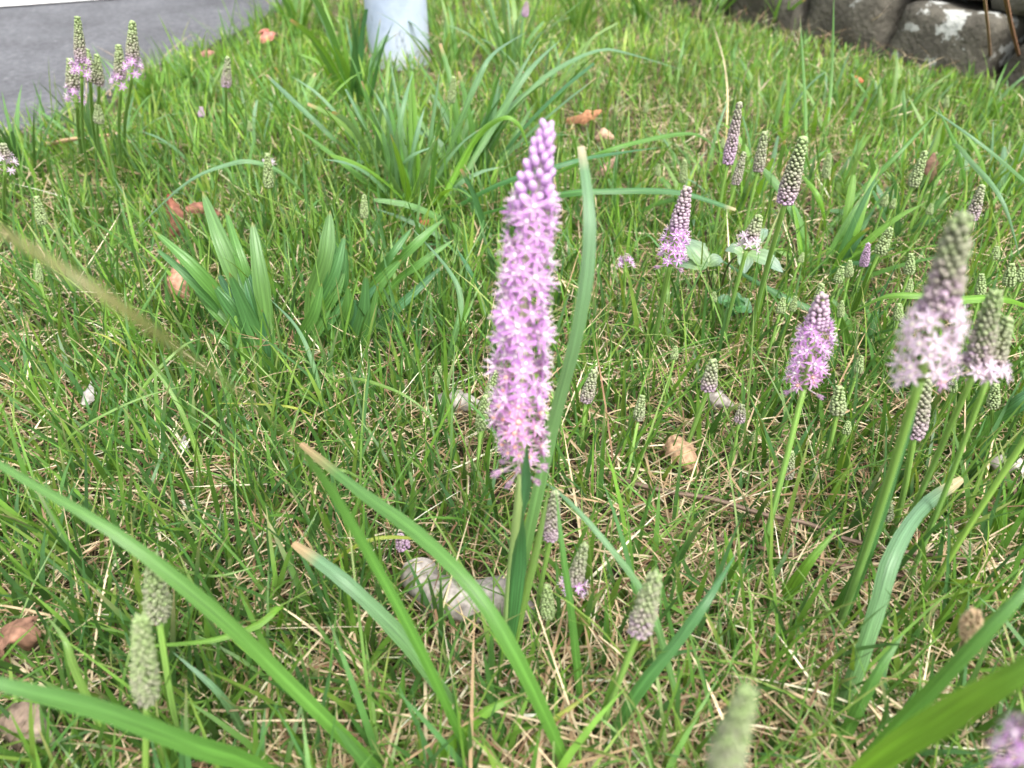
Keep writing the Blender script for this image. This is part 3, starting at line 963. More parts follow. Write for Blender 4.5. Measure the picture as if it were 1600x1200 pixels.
rosette('upright weed rosette of long lance leaves by the pinkish dead leaf', [
    ([(316, 298, .125), (345, 375, .105), (380, 460, .065), (412, 545, .02), (428, 600, 0)], .0215, 'light'),
    ([(394, 346, .115), (405, 425, .085), (418, 515, .04), (430, 600, 0)], .019, 'light'),
    ([(240, 360, .115), (298, 415, .095), (350, 475, .06), (400, 545, .02), (428, 600, 0)], .018, 'bright'),
    ([(358, 425, .095), (388, 495, .055), (415, 560, .02), (428, 605, 0)], .019, 'green'),
    ([(300, 450, .07), (350, 500, .05), (400, 560, .02), (430, 605, 0)], .015, 'bright'),
], (430, 605))
rosette('broad-leaved weed rosette with toothed leaves behind the thin arching blades', [
    ([(516, 328, .12), (508, 400, .09), (486, 480, .045), (468, 570, 0)], .021, 'light'),
    ([(517, 365, .1), (524, 430, .07), (516, 500, .03), (500, 580, 0)], .018, 'green'),
    ([(503, 442, .08), (490, 492, .055), (464, 545, .02), (455, 595, 0)], .0145, 'bright'),
    ([(544, 446, .08), (541, 490, .055), (516, 540, .02), (500, 580, 0)], .0165, 'bright'),
    ([(572, 425, .09), (566, 498, .05), (545, 555, .015), (525, 590, 0)], .0175, 'green'),
    ([(628, 405, .085), (592, 444, .065), (562, 492, .035), (530, 575, 0)], .017, 'bright'),
    ([(694, 342, .1), (645, 388, .085), (600, 440, .05), (545, 560, 0)], .0135, 'bright'),
    ([(695, 412, .075), (625, 478, .05), (570, 530, .02), (540, 575, 0)], .0125, 'deep'),
], (510, 590))

# herb with pale ovate leaflets
def herb(label, stems, leaves, base):
    b = P(base[0], base[1], 0)
    t = empty('leafy_herb', b, label, 'weed')
    for pts in stems:
        W = [P(*p) - b for p in pts][::-1]
        mb = MB()
        tube(mb, W, .0012, .0007, (.12, .09, .05), (.12, .16, .07), n=8, k=6)
        link('stem', mb.mesh('stem', M_STEM), t)
    for a, c_, w, c in leaves:
        A, B = P(*a) - b, P(*c_) - b
        mid = (A + B) / 2 + Vector((0, 0, .003))
        mb = MB()
        ribbon(mb, [A, mid, B], w, COL[c], 'ovate', n=18, fold=-.25, ncross=6, face=Vector((0, -.5, 1)), serr=.07)
        link('leaflet', mb.mesh('leaflet', M_BROAD), t)


COL['pale'] = (0.17, 0.27, 0.15)
herb('low herb with pale grey-green oval leaflets beside the pink and purple spike', [[(1103, 416, .066), (1110, 440, .04), (1120, 480, 0)]],
     [((1104, 416, .066), (1062, 374, .078), .019, 'pale'), ((1102, 418, .066), (1052, 412, .062), .017, 'pale'), ((1103, 420, .066), (1090, 428, .058), .012, 'pale'), ((1106, 414, .066), (1130, 408, .068), .011, 'pale'), ((1106, 416, .066), (1128, 416, .06), .009, 'pale')], (1120, 482))
herb('herb with toothed pale leaflets under the small lilac flower head', [[(1163, 395, .07), (1140, 410, .06), (1128, 445, .025), (1122, 478, 0)]],
     [((1160, 396, .07), (1133, 392, .07), .011, 'pale'), ((1163, 398, .07), (1163, 428, .06), .014, 'pale'), ((1168, 396, .07), (1224, 426, .062), .016, 'pale'), ((1172, 388, .07), (1200, 358, .08), .012, 'pale')], (1122, 480))
herb('low herb with small dark green toothed leaves between flower stalks', [[(1145, 480, .03), (1150, 500, .012), (1152, 515, 0)]],
     [((1145, 480, .03), (1116, 470, .035), .012, 'deep'), ((1147, 482, .03), (1138, 495, .022), .013, 'deep'), ((1148, 480, .03), (1175, 488, .028), .016, 'deep'), ((1150, 478, .03), (1160, 466, .036), .013, 'deep')], (1152, 517))

# ------------------------------------------------------------------ squill flowers
VIO, PINK, WHITE = (0.56, 0.30, 0.60), (0.66, 0.36, 0.62), (0.84, 0.76, 0.82)


def floret_mesh(kind, seed):
    """pedicel along +Z, star of six narrow tepals with stamens at its end; unit: metres, pedicel length 1 cm scaled by object"""
    rg = random.Random(seed)
    mb = MB()
    PL = .0082
    tep, mid, cen, ova = {
        'fresh': ((.76, .44, .82), (.62, .28, .70), (.88, .80, .88), (.80, .72, .74)),
        'aged': ((.74, .43, .73), (.58, .27, .58), (.86, .52, .50), (.85, .50, .36)),
        'wither': ((.50, .34, .48), (.34, .19, .34), (.48, .42, .34), (.40, .46, .20)),
        'pale': ((.88, .78, .87), (.78, .60, .78), (.90, .86, .86), (.86, .82, .70)),
    }[kind]
    tube(mb, [(0, 0, 0), (0.0003, 0, PL * .6), (0, 0, PL)], .00042, .0005, (.66, .60, .55) if kind != 'wither' else (.45, .45, .3), (.72, .56, .68), n=4, k=5)
    ellipsoid(mb, (0, 0, PL + .0010), (0, 0, 1), .0011, .0014, ova, ova, 6, 4, m=1)
    opn = {'fresh': 1.28, 'aged': 1.22, 'wither': .55, 'pale': 1.3}[kind]
    for i in range(6):
        g = i * math.pi / 3 + rg.uniform(-.12, .12)
        d = Vector((math.cos(g), math.sin(g), 0)); sd_ = Vector((-math.sin(g), math.cos(g), 0))
        o = opn + rg.uniform(-.22, .16)
        L = .0062 * rg.uniform(.9, 1.08)
        pts, p, nn = [], Vector((0, 0, PL)), 4
        for s in range(nn + 1):
            pts.append(p.copy())
            a = o + (s / nn) * rg.uniform(.1, .5) * (1 if kind != 'wither' else -1.6)
            p = p + (d * math.sin(a) + Vector((0, 0, 1)) * math.cos(a)) * L / nn
        V, F, K = [], [], []
        for s, q in enumerate(pts):
            w = [.0005, .0008, .00086, .0006, .0001][s]
            t = s / nn
            for a in (-1, 0, 1):
                V.append(q + sd_ * a * w + (Vector((0, 0, 1)) * math.cos(o - 1.57) * 0 + d * 0) + Vector((0, 0, .00022 * abs(a))))
                c = mid if a == 0 else tep
                K.append(mix(cen, c, t * 2.6))
        for s in range(nn):
            for a in range(2):
                k0 = s * 3 + a
                F.append((k0, k0 + 1, k0 + 4, k0 + 3))
        mb.add(V, F, K)
        # stamen
        g2 = g + .52
        d2 = Vector((math.cos(g2), math.sin(g2), 0))
        e = Vector((0, 0, PL)) + d2 * (.0034 if kind != 'wither' else .0012) + Vector((0, 0, .0040))
        tube(mb, [Vector((0, 0, PL)) + d2 * .0007, e], .00032, .00016, (.92, .86, .93) if kind != 'wither' else (.5, .4, .48), (.82, .66, .84), n=2, k=4)
        ellipsoid(mb, e, d2, .00032, .00055, (.62, .45, .55), (.8, .72, .55), 5, 3, m=1)
    return mb.mesh('floret_' + kind, [M_PETAL, M_BUD])


FLO = {k: [floret_mesh(k, 40 + i) for i in range(4)] for k in ('fresh', 'aged', 'wither', 'pale')}
BUD_GREEN, BUD_TOP, BUD_PUR = (.20, .30, .08), (.34, .43, .17), (.36, .18, .33)


def bud_col(t):
    """t 0 green .. 1 purple"""
    c = mix((.15, .22, .075), (.20, .17, .15), t * 2) if t < .5 else mix((.20, .17, .15), (.38, .20, .38), t * 2 - 1)
    hi = mix((.27, .36, .15), (.30, .28, .22), t * 2) if t < .5 else mix((.32, .29, .24), (.52, .36, .51), t * 2 - 1)
    return c, hi


def bud_mesh(t, stalk):
    mb = MB()
    c, hi = bud_col(t)
    if stalk:
        tube(mb, [(0, 0, 0), (0, 0, .004), (0, 0, .0075)], .0004, .0006, (.72, .62, .72), (.7, .5, .7), n=3, k=5)
        ellipsoid(mb, (0, 0, .0088), (0, 0, 1), .0019, .0030, (.50, .27, .58), (.62, .40, .68), 8, 6, point=.1)
    else:
        ellipsoid(mb, (0, 0, .0004), (0, 0, 1), .0016, .0016, c, hi, 8, 6, point=.1)
        ellipsoid(mb, (0, 0, .0023), (0, 0, 1), .00042, .0004, hi, mix(hi, (.6, .62, .4), .5), 5, 3)
    return mb.mesh('bud', M_BUD)


BUDS = [bud_mesh(i / 6, False) for i in range(7)]
BUDS_ST = bud_mesh(1.0, True)
GA = 2.399963


def spike_rad(t, kind):
    if kind == 'cone':
        return (0.72 + .28 * math.sin(min(1, t * 3.5) * 1.57)) * (1 - .62 * t ** 1.35)
    return 1


BSP = {}


def bud_spike_mesh(p0, p1, asp, seed):
    """joined packed buds for a small spike; unit height 1, radius asp at its widest"""
    key = (p0, p1, asp, seed)
    if key in BSP:
        return BSP[key]
    rg = random.Random(seed)
    mb = MB()
    rb = asp * .25
    rows = int(1.0 / (rb * 1.35))
    tube(mb, [(0, 0, 0), (0, 0, .96)], asp * .3, asp * .2, (.3, .36, .12), n=2, k=6)
    for r in range(rows):
        t = (r + .4) / rows
        R_ = asp * spike_rad(t, 'cone') - rb * .5
        cnt = max(4, int(2 * math.pi * R_ / (rb * 1.75)))
        for j in range(cnt):
            g = 2 * math.pi * (j + .5 * (r % 2)) / cnt + rg.uniform(-.12, .12)
            ax = Vector((math.cos(g), math.sin(g), .35 + .8 * t))
            c, hi = bud_col(max(0, min(1, p0 + (p1 - p0) * t ** .6 + rg.uniform(-.08, .08))))
            q = (math.cos(g) * R_, math.sin(g) * R_, t + rg.uniform(-.4, .4) * rb)
            ellipsoid(mb, q, ax, rb * rg.uniform(.75, 1.2), rb * 1.05, c, hi, 6, 4)
    c, hi = bud_col(max(0, p1 - .05))
    ellipsoid(mb, (0, 0, .97), (0, 0, 1), asp * .4, .05, c, mix(hi, (.5, .58, .3), .4), 6, 4)
    BSP[key] = mb.mesh('bud_spike', M_BUD)
    return BSP[key]


def zrot(d, spin):
    q = Vector(d).normalized().to_track_quat('Z', 'Y')
    return q.to_matrix().to_4x4() @ Matrix.Rotation(spin, 4, 'Z')


def place(name, me, parent, loc, d, scale):
    o = link(name, me, parent)
    o.matrix_basis = Matrix.Translation(loc) @ zrot(d, random.uniform(0, 6.28)) @ Matrix.Diagonal((scale[0], scale[1], scale[2], 1) if isinstance(scale, tuple) else (scale, scale, scale, 1))
    return o


ntop = 0


def squill(label, top, bot, z, base=None, wpx=18, pal=(.2, .0), openf=0.0, wither=0.0, kind='fresh', group=None, Y=None, Ytop=None, stem=(.25, .43, .09), stem0=(.13, .28, .075), srad=None, dens=1.0, aged=0.0, stalkbuds=False, leaves=(), bend=0.0):
    """one flower stalk: spike from bot to top (pixels), bottom of the spike z metres above the ground"""
    B = P(bot[0], bot[1], z) if Y is None else PY(bot[0], bot[1], Y)
    T = PY(top[0], top[1], B.y + (.004 if Ytop is None else 0)) if Ytop is None else PY(top[0], top[1], Ytop)
    depth = (B - CAM).dot(_f)
    if base is None:
        ax = (T - B)
        G = Vector((B.x - ax.x / max(ax.z, .005) * B.z * .5, B.y + random.uniform(-.006, .006), -.006))
    else:
        G = P(base[0], base[1], 0)
        G.z = -.006
    e = empty('squill_flower', G, label, 'flower', group)
    H = (T - B).length
    ax = (T - B) / H
    rad = wpx / 2 * depth / FPX                      # radius of the bud part
    sr = srad or max(.0010, min(.0018, rad * .27))
    mb = MB()
    midp = (G + B) / 2 + Vector((B.x - G.x, B.y - G.y, 0)) * -.12
    tube(mb, [G - G, midp - G, B - G], sr * 1.1, sr, stem0, stem, n=18, k=8)
    def at(t):
        return B + ax * (H * t) + Vector((bend * 4 * t * (1 - t), 0, 0))
    tube(mb, [at(-.005) - G] + [at(k_ * .95 / 6) - G for k_ in range(1, 7)], sr, sr * .4, stem, mix(stem, (.6, .5, .5), .5), n=12, k=8)
    link('stem', mb.mesh('stem', M_STEM), e)
    for pts, w, c in leaves:
        W = [P(*p) - G for p in pts][::-1]
        mb = MB()
        ribbon(mb, W, w, COL[c], 'grass', n=16, fold=.55)
        link('leaf', mb.mesh('leaf', M_LEAF), e)
    ref = ax.cross(Vector((0, 1, 0))).normalized()
    ref2 = ax.cross(ref)
    t0 = openf
    # open florets
    if openf > 0:
        R0 = rad if not stalkbuds else rad
        fs = max(.6, min(.80, R0 * 1.7 / .0115)) if not stalkbuds else .86
        hh = H * openf
        cnt = int(max(7, hh / (.0018 * fs / dens)))
        for i in range(cnt):
            t = (i + random.uniform(.1, .9)) / cnt
            g = i * GA + random.uniform(-.3, .3)
            d = ref * math.cos(g) + ref2 * math.sin(g)
            tt = t * openf
            up = .18 + .35 * t
            kd = kind
            if t < wither: kd = 'wither'
            elif t < aged + random.uniform(-.1, .1): kd = 'aged'
            sc = fs * random.uniform(.88, 1.1) * (1 - .18 * max(0, t - .75) / .25)
            if stalkbuds:
                sc *= (.82 + .26 * min(1, t / .35)) * random.uniform(.72, 1.15)
            dd = d + ax * (up + random.uniform(-.25, .25) - (.35 if kd == 'wither' else 0))
            place('floret', random.choice(FLO[kd]), e, at(tt) + d * sr * .5 - G, dd, sc)
    if stalkbuds:
        cnt = 48
        for i in range(cnt):
            t = i / (cnt - 1)
            g = i * GA
            d = ref * math.cos(g) + ref2 * math.sin(g)
            tt = openf + (1 - openf) * t
            sc = (1.0 - .36 * t) * random.uniform(.85, 1.1)
            place('bud', BUDS_ST, e, at(tt - .03) - G, d * (1 - .45 * t) + ax * (.75 + .9 * t), (sc * 1.05, sc * 1.05, sc * .92))
    elif openf < .98:
        hb = H * (1 - openf)
        Bb = B + ax * (H * openf)
        bpx = rad * .5 / depth * FPX
        if bpx > 9:
            rb = rad * .205
            rows = int(hb / (rb * 1.5))
            for r in range(rows):
                t = (r + .5) / rows
                R_ = rad * spike_rad(.15 + t * .85 if openf else t, 'cone') * .84
                cnt = max(4, int(2 * math.pi * R_ / (rb * 1.8)))
                for j in range(cnt):
                    g = 2 * math.pi * (j + .5 * (r % 2)) / cnt + random.uniform(-.1, .1)
                    d = ref * math.cos(g) + ref2 * math.sin(g)
                    v = max(0, min(1, pal[0] + (pal[1] - pal[0]) * t ** .7 + random.uniform(-.16, .16)))
                    sc = rb / .0015 * random.uniform(.72, 1.2)
                    place('bud', BUDS[int(round(v * 6))], e, Bb + ax * (hb * t + random.uniform(-.5, .5) * rb) + d * (R_ + random.uniform(-.25, .3) * rb) - G, d + ax * (.3 + .9 * t + random.uniform(-.3, .3)), sc)
            place('bud', BUDS[int(round(pal[1] * 6))], e, Bb + ax * (hb * .985) - G, ax, rb * 1.2 / .0015)
        else:
            asp = round(min(.5, max(.09, rad / hb)) * 16) / 16
            asp = max(asp, .125)
            me = bud_spike_mesh(pal[0], pal[1], asp, random.randint(0, 1))
            o = place('bud_spike', me, e, Bb - G, ax, (rad / asp, rad / asp, hb))
            o['kind'] = 'stuff'
    return e


# the tall pink one in the middle
squill('tall pink-lilac flower spike in full bloom with purple buds at its tip', (857, 196), (817, 738), .1, base=(785, 1090), Y=.238, Ytop=.272, wpx=88, openf=.80, wither=.07, aged=.34, stalkbuds=True, dens=2.5, srad=.0025, bend=-.0048,
       stem=(.32, .43, .15), stem0=(.09, .2, .05),
       leaves=[([(823, 690, .170), (819, 760, .140), (808, 860, .10), (797, 965, .06), (782, 1094, 0)], .0082, 'deep'), ([(862, 740, .135), (833, 870, .090), (802, 990, .045), (776, 1102, 0)], .0058, 'light')])
# big pale spike on the right and its neighbours
squill('big out-of-focus flower spike with white open flowers under purple and green buds', (1503, 338), (1438, 592), .205, base=(1296, 1020), wpx=54, pal=(1.0, .12), openf=.44, wither=.0, aged=.0, kind='pale', dens=1.7, srad=.0016)
squill('green-purple bud spike with white star flowers at its foot, left of its twin', (1556, 456), (1520, 588), .175, base=(1378, 905), wpx=38, pal=(.85, 0.0), openf=.16, kind='pale')
squill('green-purple bud spike with white star flowers at its foot, right of its twin', (1576, 496), (1543, 592), .172, base=(1400, 955), wpx=34, pal=(.85, 0.05), openf=.15, kind='pale')
squill('drooping grey-purple bud spike hidden behind the stalk of the big white spike', (1448, 585), (1428, 682), .10, base=(1388, 860), wpx=34, pal=(.85, .25))
squill('pink flower spike with short purple bud top, right of the toothed herb', (1286, 460), (1256, 607), .118, base=(1180, 905), wpx=34, pal=(1.0, .75), openf=.66, wither=.06, aged=.3, dens=1.6)
squill('pink flowering spike with long dark purple bud top beside the oval-leaved herb', (1074, 292), (1047, 415), .105, base=(1018, 560), wpx=29, pal=(1.0, .6), openf=.45, wither=.1, dens=1.7)
squill('small lilac flower head with green bud tip above the toothed herb leaves', (1187, 336), (1166, 391), .095, base=(1126, 545), wpx=24, pal=(.85, .05), openf=.3, kind='pale', dens=1.6)
squill('tall slender stalk with green bud spike turning purple below, near the stone wall', (1256, 214), (1226, 318), .155, base=(1165, 548), wpx=31, pal=(1.0, .0))
squill('thin grey-purple bud spike opening pink at its foot before the wall', (1156, 160), (1137, 256), .10, wpx=20, pal=(1.0, .42))
squill('grey-green bud spike between the slender purple one and the tall green one', (1195, 206), (1184, 268), .09, wpx=19, pal=(.6, .2))
squill('grey bud spike just below the slender grey-purple one', (1163, 238), (1149, 288), .085, wpx=16, pal=(.6, .3))
squill('green bud spike left of the dark hole leaf near the wall', (1446, 236), (1426, 291), .075, wpx=19, pal=(.25, .0))
squill('purple-green bud spike just behind the big white flower spike', (1535, 289), (1518, 343), .085, wpx=20, pal=(.9, .2))
squill('small purple and white chequered bud in the dark tuft', (1357, 380), (1349, 416), .055, wpx=15, pal=(1.0, .9))
squill('tiny lilac flower head left of the pink spike and the oval-leaved herb', (980, 396), (977, 420), .06, base=(972, 505), wpx=14, pal=(.9, .4), openf=.5)
# flower group at the path edge
G1 = 'flower spikes at the path edge'
squill('tallest bud spike at the path edge, green above purple with pink below', (121, 26), (128, 122), .155, base=(142, 296), wpx=18, pal=(1.0, 0.0), openf=.27, group=G1)
squill('plump green bud spike in the middle of the path-edge group', (134, 76), (141, 128), .135, base=(158, 270), wpx=20, pal=(.5, 0.0), group=G1)
squill('slim green bud spike right of the plump one in the path-edge group', (151, 85), (155, 133), .13, base=(160, 280), wpx=17, pal=(.7, 0.0), group=G1)
squill('green-topped spike with pink florets, outermost of the path-edge group toward the asphalt', (109, 92), (120, 162), .115, base=(133, 265), wpx=22, pal=(.8, .05), openf=.33, group=G1)
squill('green spike with a bright ring of pink florets, next to the leafy tuft', (207, 33), (207, 116), .15, base=(198, 280), wpx=20, pal=(.9, 0.0), openf=.25, group=G1)
squill('green bud spike with pink foot beside the ringed one at the path edge', (185, 70), (189, 136), .13, base=(193, 285), wpx=19, pal=(.9, 0.0), openf=.2, group=G1)
squill('brownish-green bud spike standing alone below the fallen pink leaf', (356, 89), (353, 136), .115, base=(360, 245), wpx=16, pal=(.85, .15))
squill('small pale green bud spike low among the path-edge stalks', (153, 164), (155, 193), .09, wpx=17, pal=(.3, .05))
squill('tiny brown-purple head near the lone brownish spike', (314, 167), (315, 183), .06, wpx=11, pal=(.9, .7))
squill('pale pinkish flower head at the lawn corner next to the asphalt', (4, 224), (8, 268), .10, base=(14, 370), wpx=20, pal=(.7, .3), openf=.5, kind='pale')
squill('faint lilac spike far back by the tall grass', (823, 2), (820, 26), .11, wpx=12, pal=(1.0, .6))
# bud spikes standing near
squill('plump green bud spike with whitish tip, the lower of the two in the lawn corner', (220, 966), (229, 1092), .105, base=(246, 1330), wpx=40, pal=(.3, .02), stem0=(.2, .3, .05))
squill('plump green bud spike half behind the broad blade, upper of the two in the corner', (238, 868), (248, 966), .095, base=(296, 1215), wpx=38, pal=(.4, .0), stem0=(.12, .22, .06))
squill('large green and mauve bud spike leaning right of the grey curled leaf', (1024, 898), (998, 988), .10, base=(925, 1190), wpx=39, pal=(.75, .1))
squill('thin bud spike with purple foot beside the tall flower stalk', (868, 768), (860, 842), .085, base=(830, 1010), wpx=28, pal=(.9, .3))
squill('grey-green bud spike with one pink floret at its foot', (914, 850), (894, 922), .06, base=(868, 1000), wpx=26, pal=(.8, .15), openf=.14)
squill('short plain green bud spike by the grey curled leaf', (855, 914), (856, 964), .045, wpx=24, pal=(.1, .0))
squill('small dark purple bud head above the end of the grey curled leaf', (622, 834), (632, 858), .035, wpx=24, pal=(.95, .8))
squill('pale green out-of-focus bud spike close to the lawn front edge', (1168, 1078), (1128, 1208), .19, base=(1080, 1560), wpx=54, pal=(.35, .0), openf=.0, stem=(.3, .36, .12))
squill('out-of-focus pink flower spike at the lawn front corner', (1625, 1108), (1592, 1240), .17, base=(1520, 1500), wpx=42, pal=(.9, .4), openf=.8, kind='fresh')
squill('flower stalk rising out of the lawn beyond the twin bud spikes', (1720, 520), (1672, 580), .17, base=(1415, 985), wpx=40, pal=(.5, 0), stem0=(.2, .33, .05))
# low spikes left and right of the middle
squill('taller of two slim green bud spikes tucked against the tall flower', (773, 579), (765, 622), .052, base=(733, 785), wpx=19, pal=(.08, .0))
squill('shorter of two slim green bud spikes tucked against the tall flower', (759, 618), (751, 670), .048, base=(743, 792), wpx=21, pal=(.12, .0))
squill('small green bud spike before the pale grey leaf', (687, 572), (683, 597), .045, base=(672, 690), wpx=14, pal=(.1, .0))
squill('grey-green bud spike leaning right beside the tall bluish blade', (929, 578), (915, 628), .05, base=(905, 730), wpx=22, pal=(.75, .2))
squill('green bud spike with brownish foot right of the tall bluish blade', (1004, 618), (997, 656), .055, base=(968, 810), wpx=19, pal=(.5, .05))
squill('mauve and green bud head above the grey crumpled leaf', (1115, 562), (1106, 610), .075, base=(1060, 740), wpx=26, pal=(.95, .1))
squill('small grey-mauve bud head below the mauve and green one', (1160, 632), (1155, 660), .05, base=(1135, 770), wpx=18, pal=(.8, .3))
squill('green bud pair head low beside the pink flower spike stalk', (1312, 604), (1308, 646), .06, base=(1280, 760), wpx=26, pal=(.3, .0))
squill('grey-green bud spike below the pink flower spike', (1237, 705), (1231, 747), .04, wpx=18, pal=(.6, .1))
squill('pale cream bud head by the big white spike stalk', (1390, 782), (1383, 812), .06, wpx=22, pal=(.5, .1))
squill('bud spike of pointed green scales beside the twin spike stalks', (1556, 600), (1551, 637), .06, base=(1540, 735), wpx=20, pal=(.2, .0))
sm = 'small closed green bud spike on a short stalk in the lawn'
SG = 'small closed green bud spikes in the lawn'
OWN = {   # those that a neighbour tells apart
    (57, 307): 'closed green bud spike nearest the pale pinkish head by the asphalt', (60, 412): 'tiny closed green bud under the tan end of the very long blade',
    (418, 240): 'closed green bud spike right beside the tiny white blossom', (569, 304): 'pale closed green bud spike just behind the broad-leaved rosette',
    (709, 120): 'slim closed green bud spike amid the pale bending blades near the post', (390, 190): 'tiny closed green bud between the lone brownish spike and the white blossom',
    (1029, 256): 'tiny closed green bud under the light arched blade behind the tall flower', (1070, 250): 'closed green bud spike just above the long purple bud top',
    (1296, 240): 'closed green bud spike beside the tall slender green and purple one', (1392, 356): 'plump closed green bud spike next to the purple and white chequered bud',
    (1056, 541): 'small closed green bud below the pink spike of the oval-leaved herb', (1284, 443): 'closed green bud spike touching the top of the pink flower spike',
    (1316, 416): 'shorter of two closed green buds below the chequered bud', (1328, 407): 'taller of two closed green buds below the chequered bud',
    (1116, 456): 'tiny closed green bud left of the small dark toothed leaves', (1011, 1016): 'tiny closed green bud beside the stalk of the large leaning bud spike',
    (1180, 676): 'tiny yellow-green bud above the thin brown twig', (1326, 658): 'small closed green bud below the green bud pair head',
    (1346, 556): 'closed green bud standing between the pink spike and the green bud pair head'}
for (x0, y0, x1, y1, z, w) in [
    (57, 307, 67, 350, .07, 17), (418, 240, 420, 292, .08, 17), (569, 304, 569, 340, .07, 14), (709, 120, 705, 160, .10, 14),
    (847, 116, 846, 135, .05, 9), (824, 80, 823, 100, .05, 8), (790, 95, 788, 120, .05, 10), (808, 98, 808, 120, .05, 9),
    (1029, 256, 1028, 275, .05, 9), (1296, 240, 1290, 278, .06, 13), (1392, 356, 1374, 396, .075, 20), (1056, 541, 1053, 561, .055, 13),
    (1224, 465, 1219, 489, .06, 15), (1243, 463, 1238, 486, .06, 12), (1284, 443, 1276, 482, .07, 18), (1316, 470, 1313, 495, .05, 12),
    (1316, 416, 1309, 441, .055, 16), (1328, 407, 1326, 432, .06, 14), (1424, 396, 1420, 428, .07, 17), (1423, 436, 1419, 458, .05, 14),
    (1534, 428, 1531, 462, .06, 17), (1581, 412, 1576, 446, .07, 20), (1597, 418, 1594, 440, .06, 18), (1405, 474, 1403, 500, .05, 16),
    (1406, 514, 1401, 532, .04, 14), (1490, 590, 1488, 612, .05, 15), (1346, 556, 1340, 582, .055, 15), (1326, 658, 1322, 678, .045, 15),
    (1180, 676, 1178, 690, .035, 11), (1116, 456, 1115, 472, .05, 11), (1011, 1016, 1010, 1036, .025, 18), (60, 412, 62, 440, .06, 12),
    (390, 190, 391, 205, .05, 9), (1070, 250, 1067, 285, .06, 14), (1398, 310, 1394, 326, .06, 12), (1456, 318, 1451, 335, .06, 12),
    (1385, 300, 1380, 322, .06, 13), (1255, 395, 1250, 410, .05, 10), (1558, 385, 1554, 405, .06, 14), (1480, 150, 1478, 168, .05, 9), (1550, 125, 1549, 140, .05, 8),
    (1340, 120, 1338, 135, .04, 7), (1420, 110, 1419, 124, .04, 7), (1100, 150, 1099, 168, .04, 8), (1010, 160, 1009, 176, .04, 8), (1130, 215, 1128, 232, .05, 9)]:
    squill(OWN.get((x0, y0), sm), (x0, y0), (x1, y1), z, wpx=w, pal=(.12, .0), group=SG)

# ------------------------------------------------------------------ fallen leaves, twig, seed head, bits
def dead_leaf(label, pts, w, col, curl=1.0, tip=None, prof='ovate', rough=.12, n=20, face=None, name='dead_leaf'):
    col = mix(col, (.22, .17, .14), .3)
    W = [P(a, b_, c_ + .010) for a, b_, c_ in pts]
    c = catmull(W, n)
    rg = random.Random(len(label) * 7 + int(pts[0][0]))
    mb = MB()
    V, F, K, U = [], [], [], []
    nc = 12
    for i, p in enumerate(c):
        s = i / n
        t = (c[min(i + 1, n)] - c[max(i - 1, 0)]).normalized()
        fc = face or Vector((0, -.55, .83))
        side = t.cross(fc).normalized()
        nor = side.cross(t)
        ww = w / 2 * max(.12, PROFILE[prof](min(.98, .04 + .94 * s))) * (1 + rough * math.sin(9 * s * 3.1 + rg.uniform(-.5, .5)))
        for j in range(nc + 1):
            a = j / nc * 2 - 1
            ang = a * curl * 1.4
            rr = ww / max(curl * 1.4, .2)
            jag = 1 + (rg.uniform(-.05, .03) if abs(a) > .95 else 0)
            V.append(p + side * (math.sin(ang) * rr * jag) + nor * ((math.cos(ang) - 1) * rr) + Vector((0, 0, rg.gauss(0, .00012))))
            k = mix(col, tip, (s - .55) * 2) if tip else col
            K.append(mix(k, tuple(q * .6 for q in k), abs(a) ** 4 * .6))
            U.append((a * .5 + .5, s))
    for i in range(n):
        for j in range(nc):
            q = i * (nc + 1) + j
            F.append((q, q + 1, q + nc + 2, q + nc + 1))
    mb.add(V, F, K, U)
    cen = (c[0] + c[-1]) / 2
    cen.z = 0
    o = link(name, mb.mesh(name, M_DEAD, offset=cen))
    o.location = cen
    return tag(o, label, 'dead leaf')


dead_leaf('silvery grey dead leaf curled into a tube below the tall flower', [(650, 872, .028), (656, 905, .026), (690, 930, .026), (735, 937, .025), (775, 930, .024), (812, 945, .018), (842, 972, .010)], .050, (.34, .32, .305), 1.6, (.28, .25, .23), n=34, prof='roll')
dead_leaf('pinkish brown crumpled dead leaf behind the lance-leaved rosette', [(262, 470, .012), (270, 440, .03), (278, 405, .04)], .034, (.42, .20, .125), .9)
dead_leaf('dark red-brown dead leaf standing under the arching grey-green blade', [(265, 368, .012), (270, 335, .035), (262, 303, .05)], .022, (.20, .065, .035), .8, (.13, .035, .02))
dead_leaf('red-brown dead leaf fragment beside the dark red-brown one', [(290, 325, .04), (315, 322, .04), (348, 336, .03)], .016, (.18, .06, .03), .7)
dead_leaf('tan dead leaf lying right of the tall bluish blade', [(1050, 680, .02), (1070, 705, .022), (1092, 745, .010)], .022, (.50, .31, .18), .7)
dead_leaf('pale grey dead leaf lying behind the slim green bud spikes', [(682, 622, .018), (715, 622, .022), (758, 632, .016)], .022, (.44, .42, .39), .9)
dead_leaf('grey crumpled dead leaf behind the mauve and green bud head', [(1105, 618, .02), (1125, 620, .024), (1150, 636, .014)], .022, (.36, .33, .31), 1.1)
dead_leaf('brown curled dead leaf in the left lawn corner', [(0, 985, .03), (18, 1000, .034), (42, 1018, .02)], .03, (.20, .09, .05), .9)
dead_leaf('grey-brown dead leaf under the wide low blade', [(-5, 1125, .015), (35, 1135, .02), (88, 1155, .012)], .026, (.22, .16, .12), .7, (.36, .31, .26))
dead_leaf('orange-brown dead leaf behind the tall flower tip', [(885, 185, .01), (912, 178, .03), (940, 172, .03)], .028, (.40, .17, .07), .7)
dead_leaf('tan dead leaf next to the orange-brown one', [(930, 215, .015), (945, 205, .025), (965, 218, .012)], .022, (.50, .33, .22), .7)
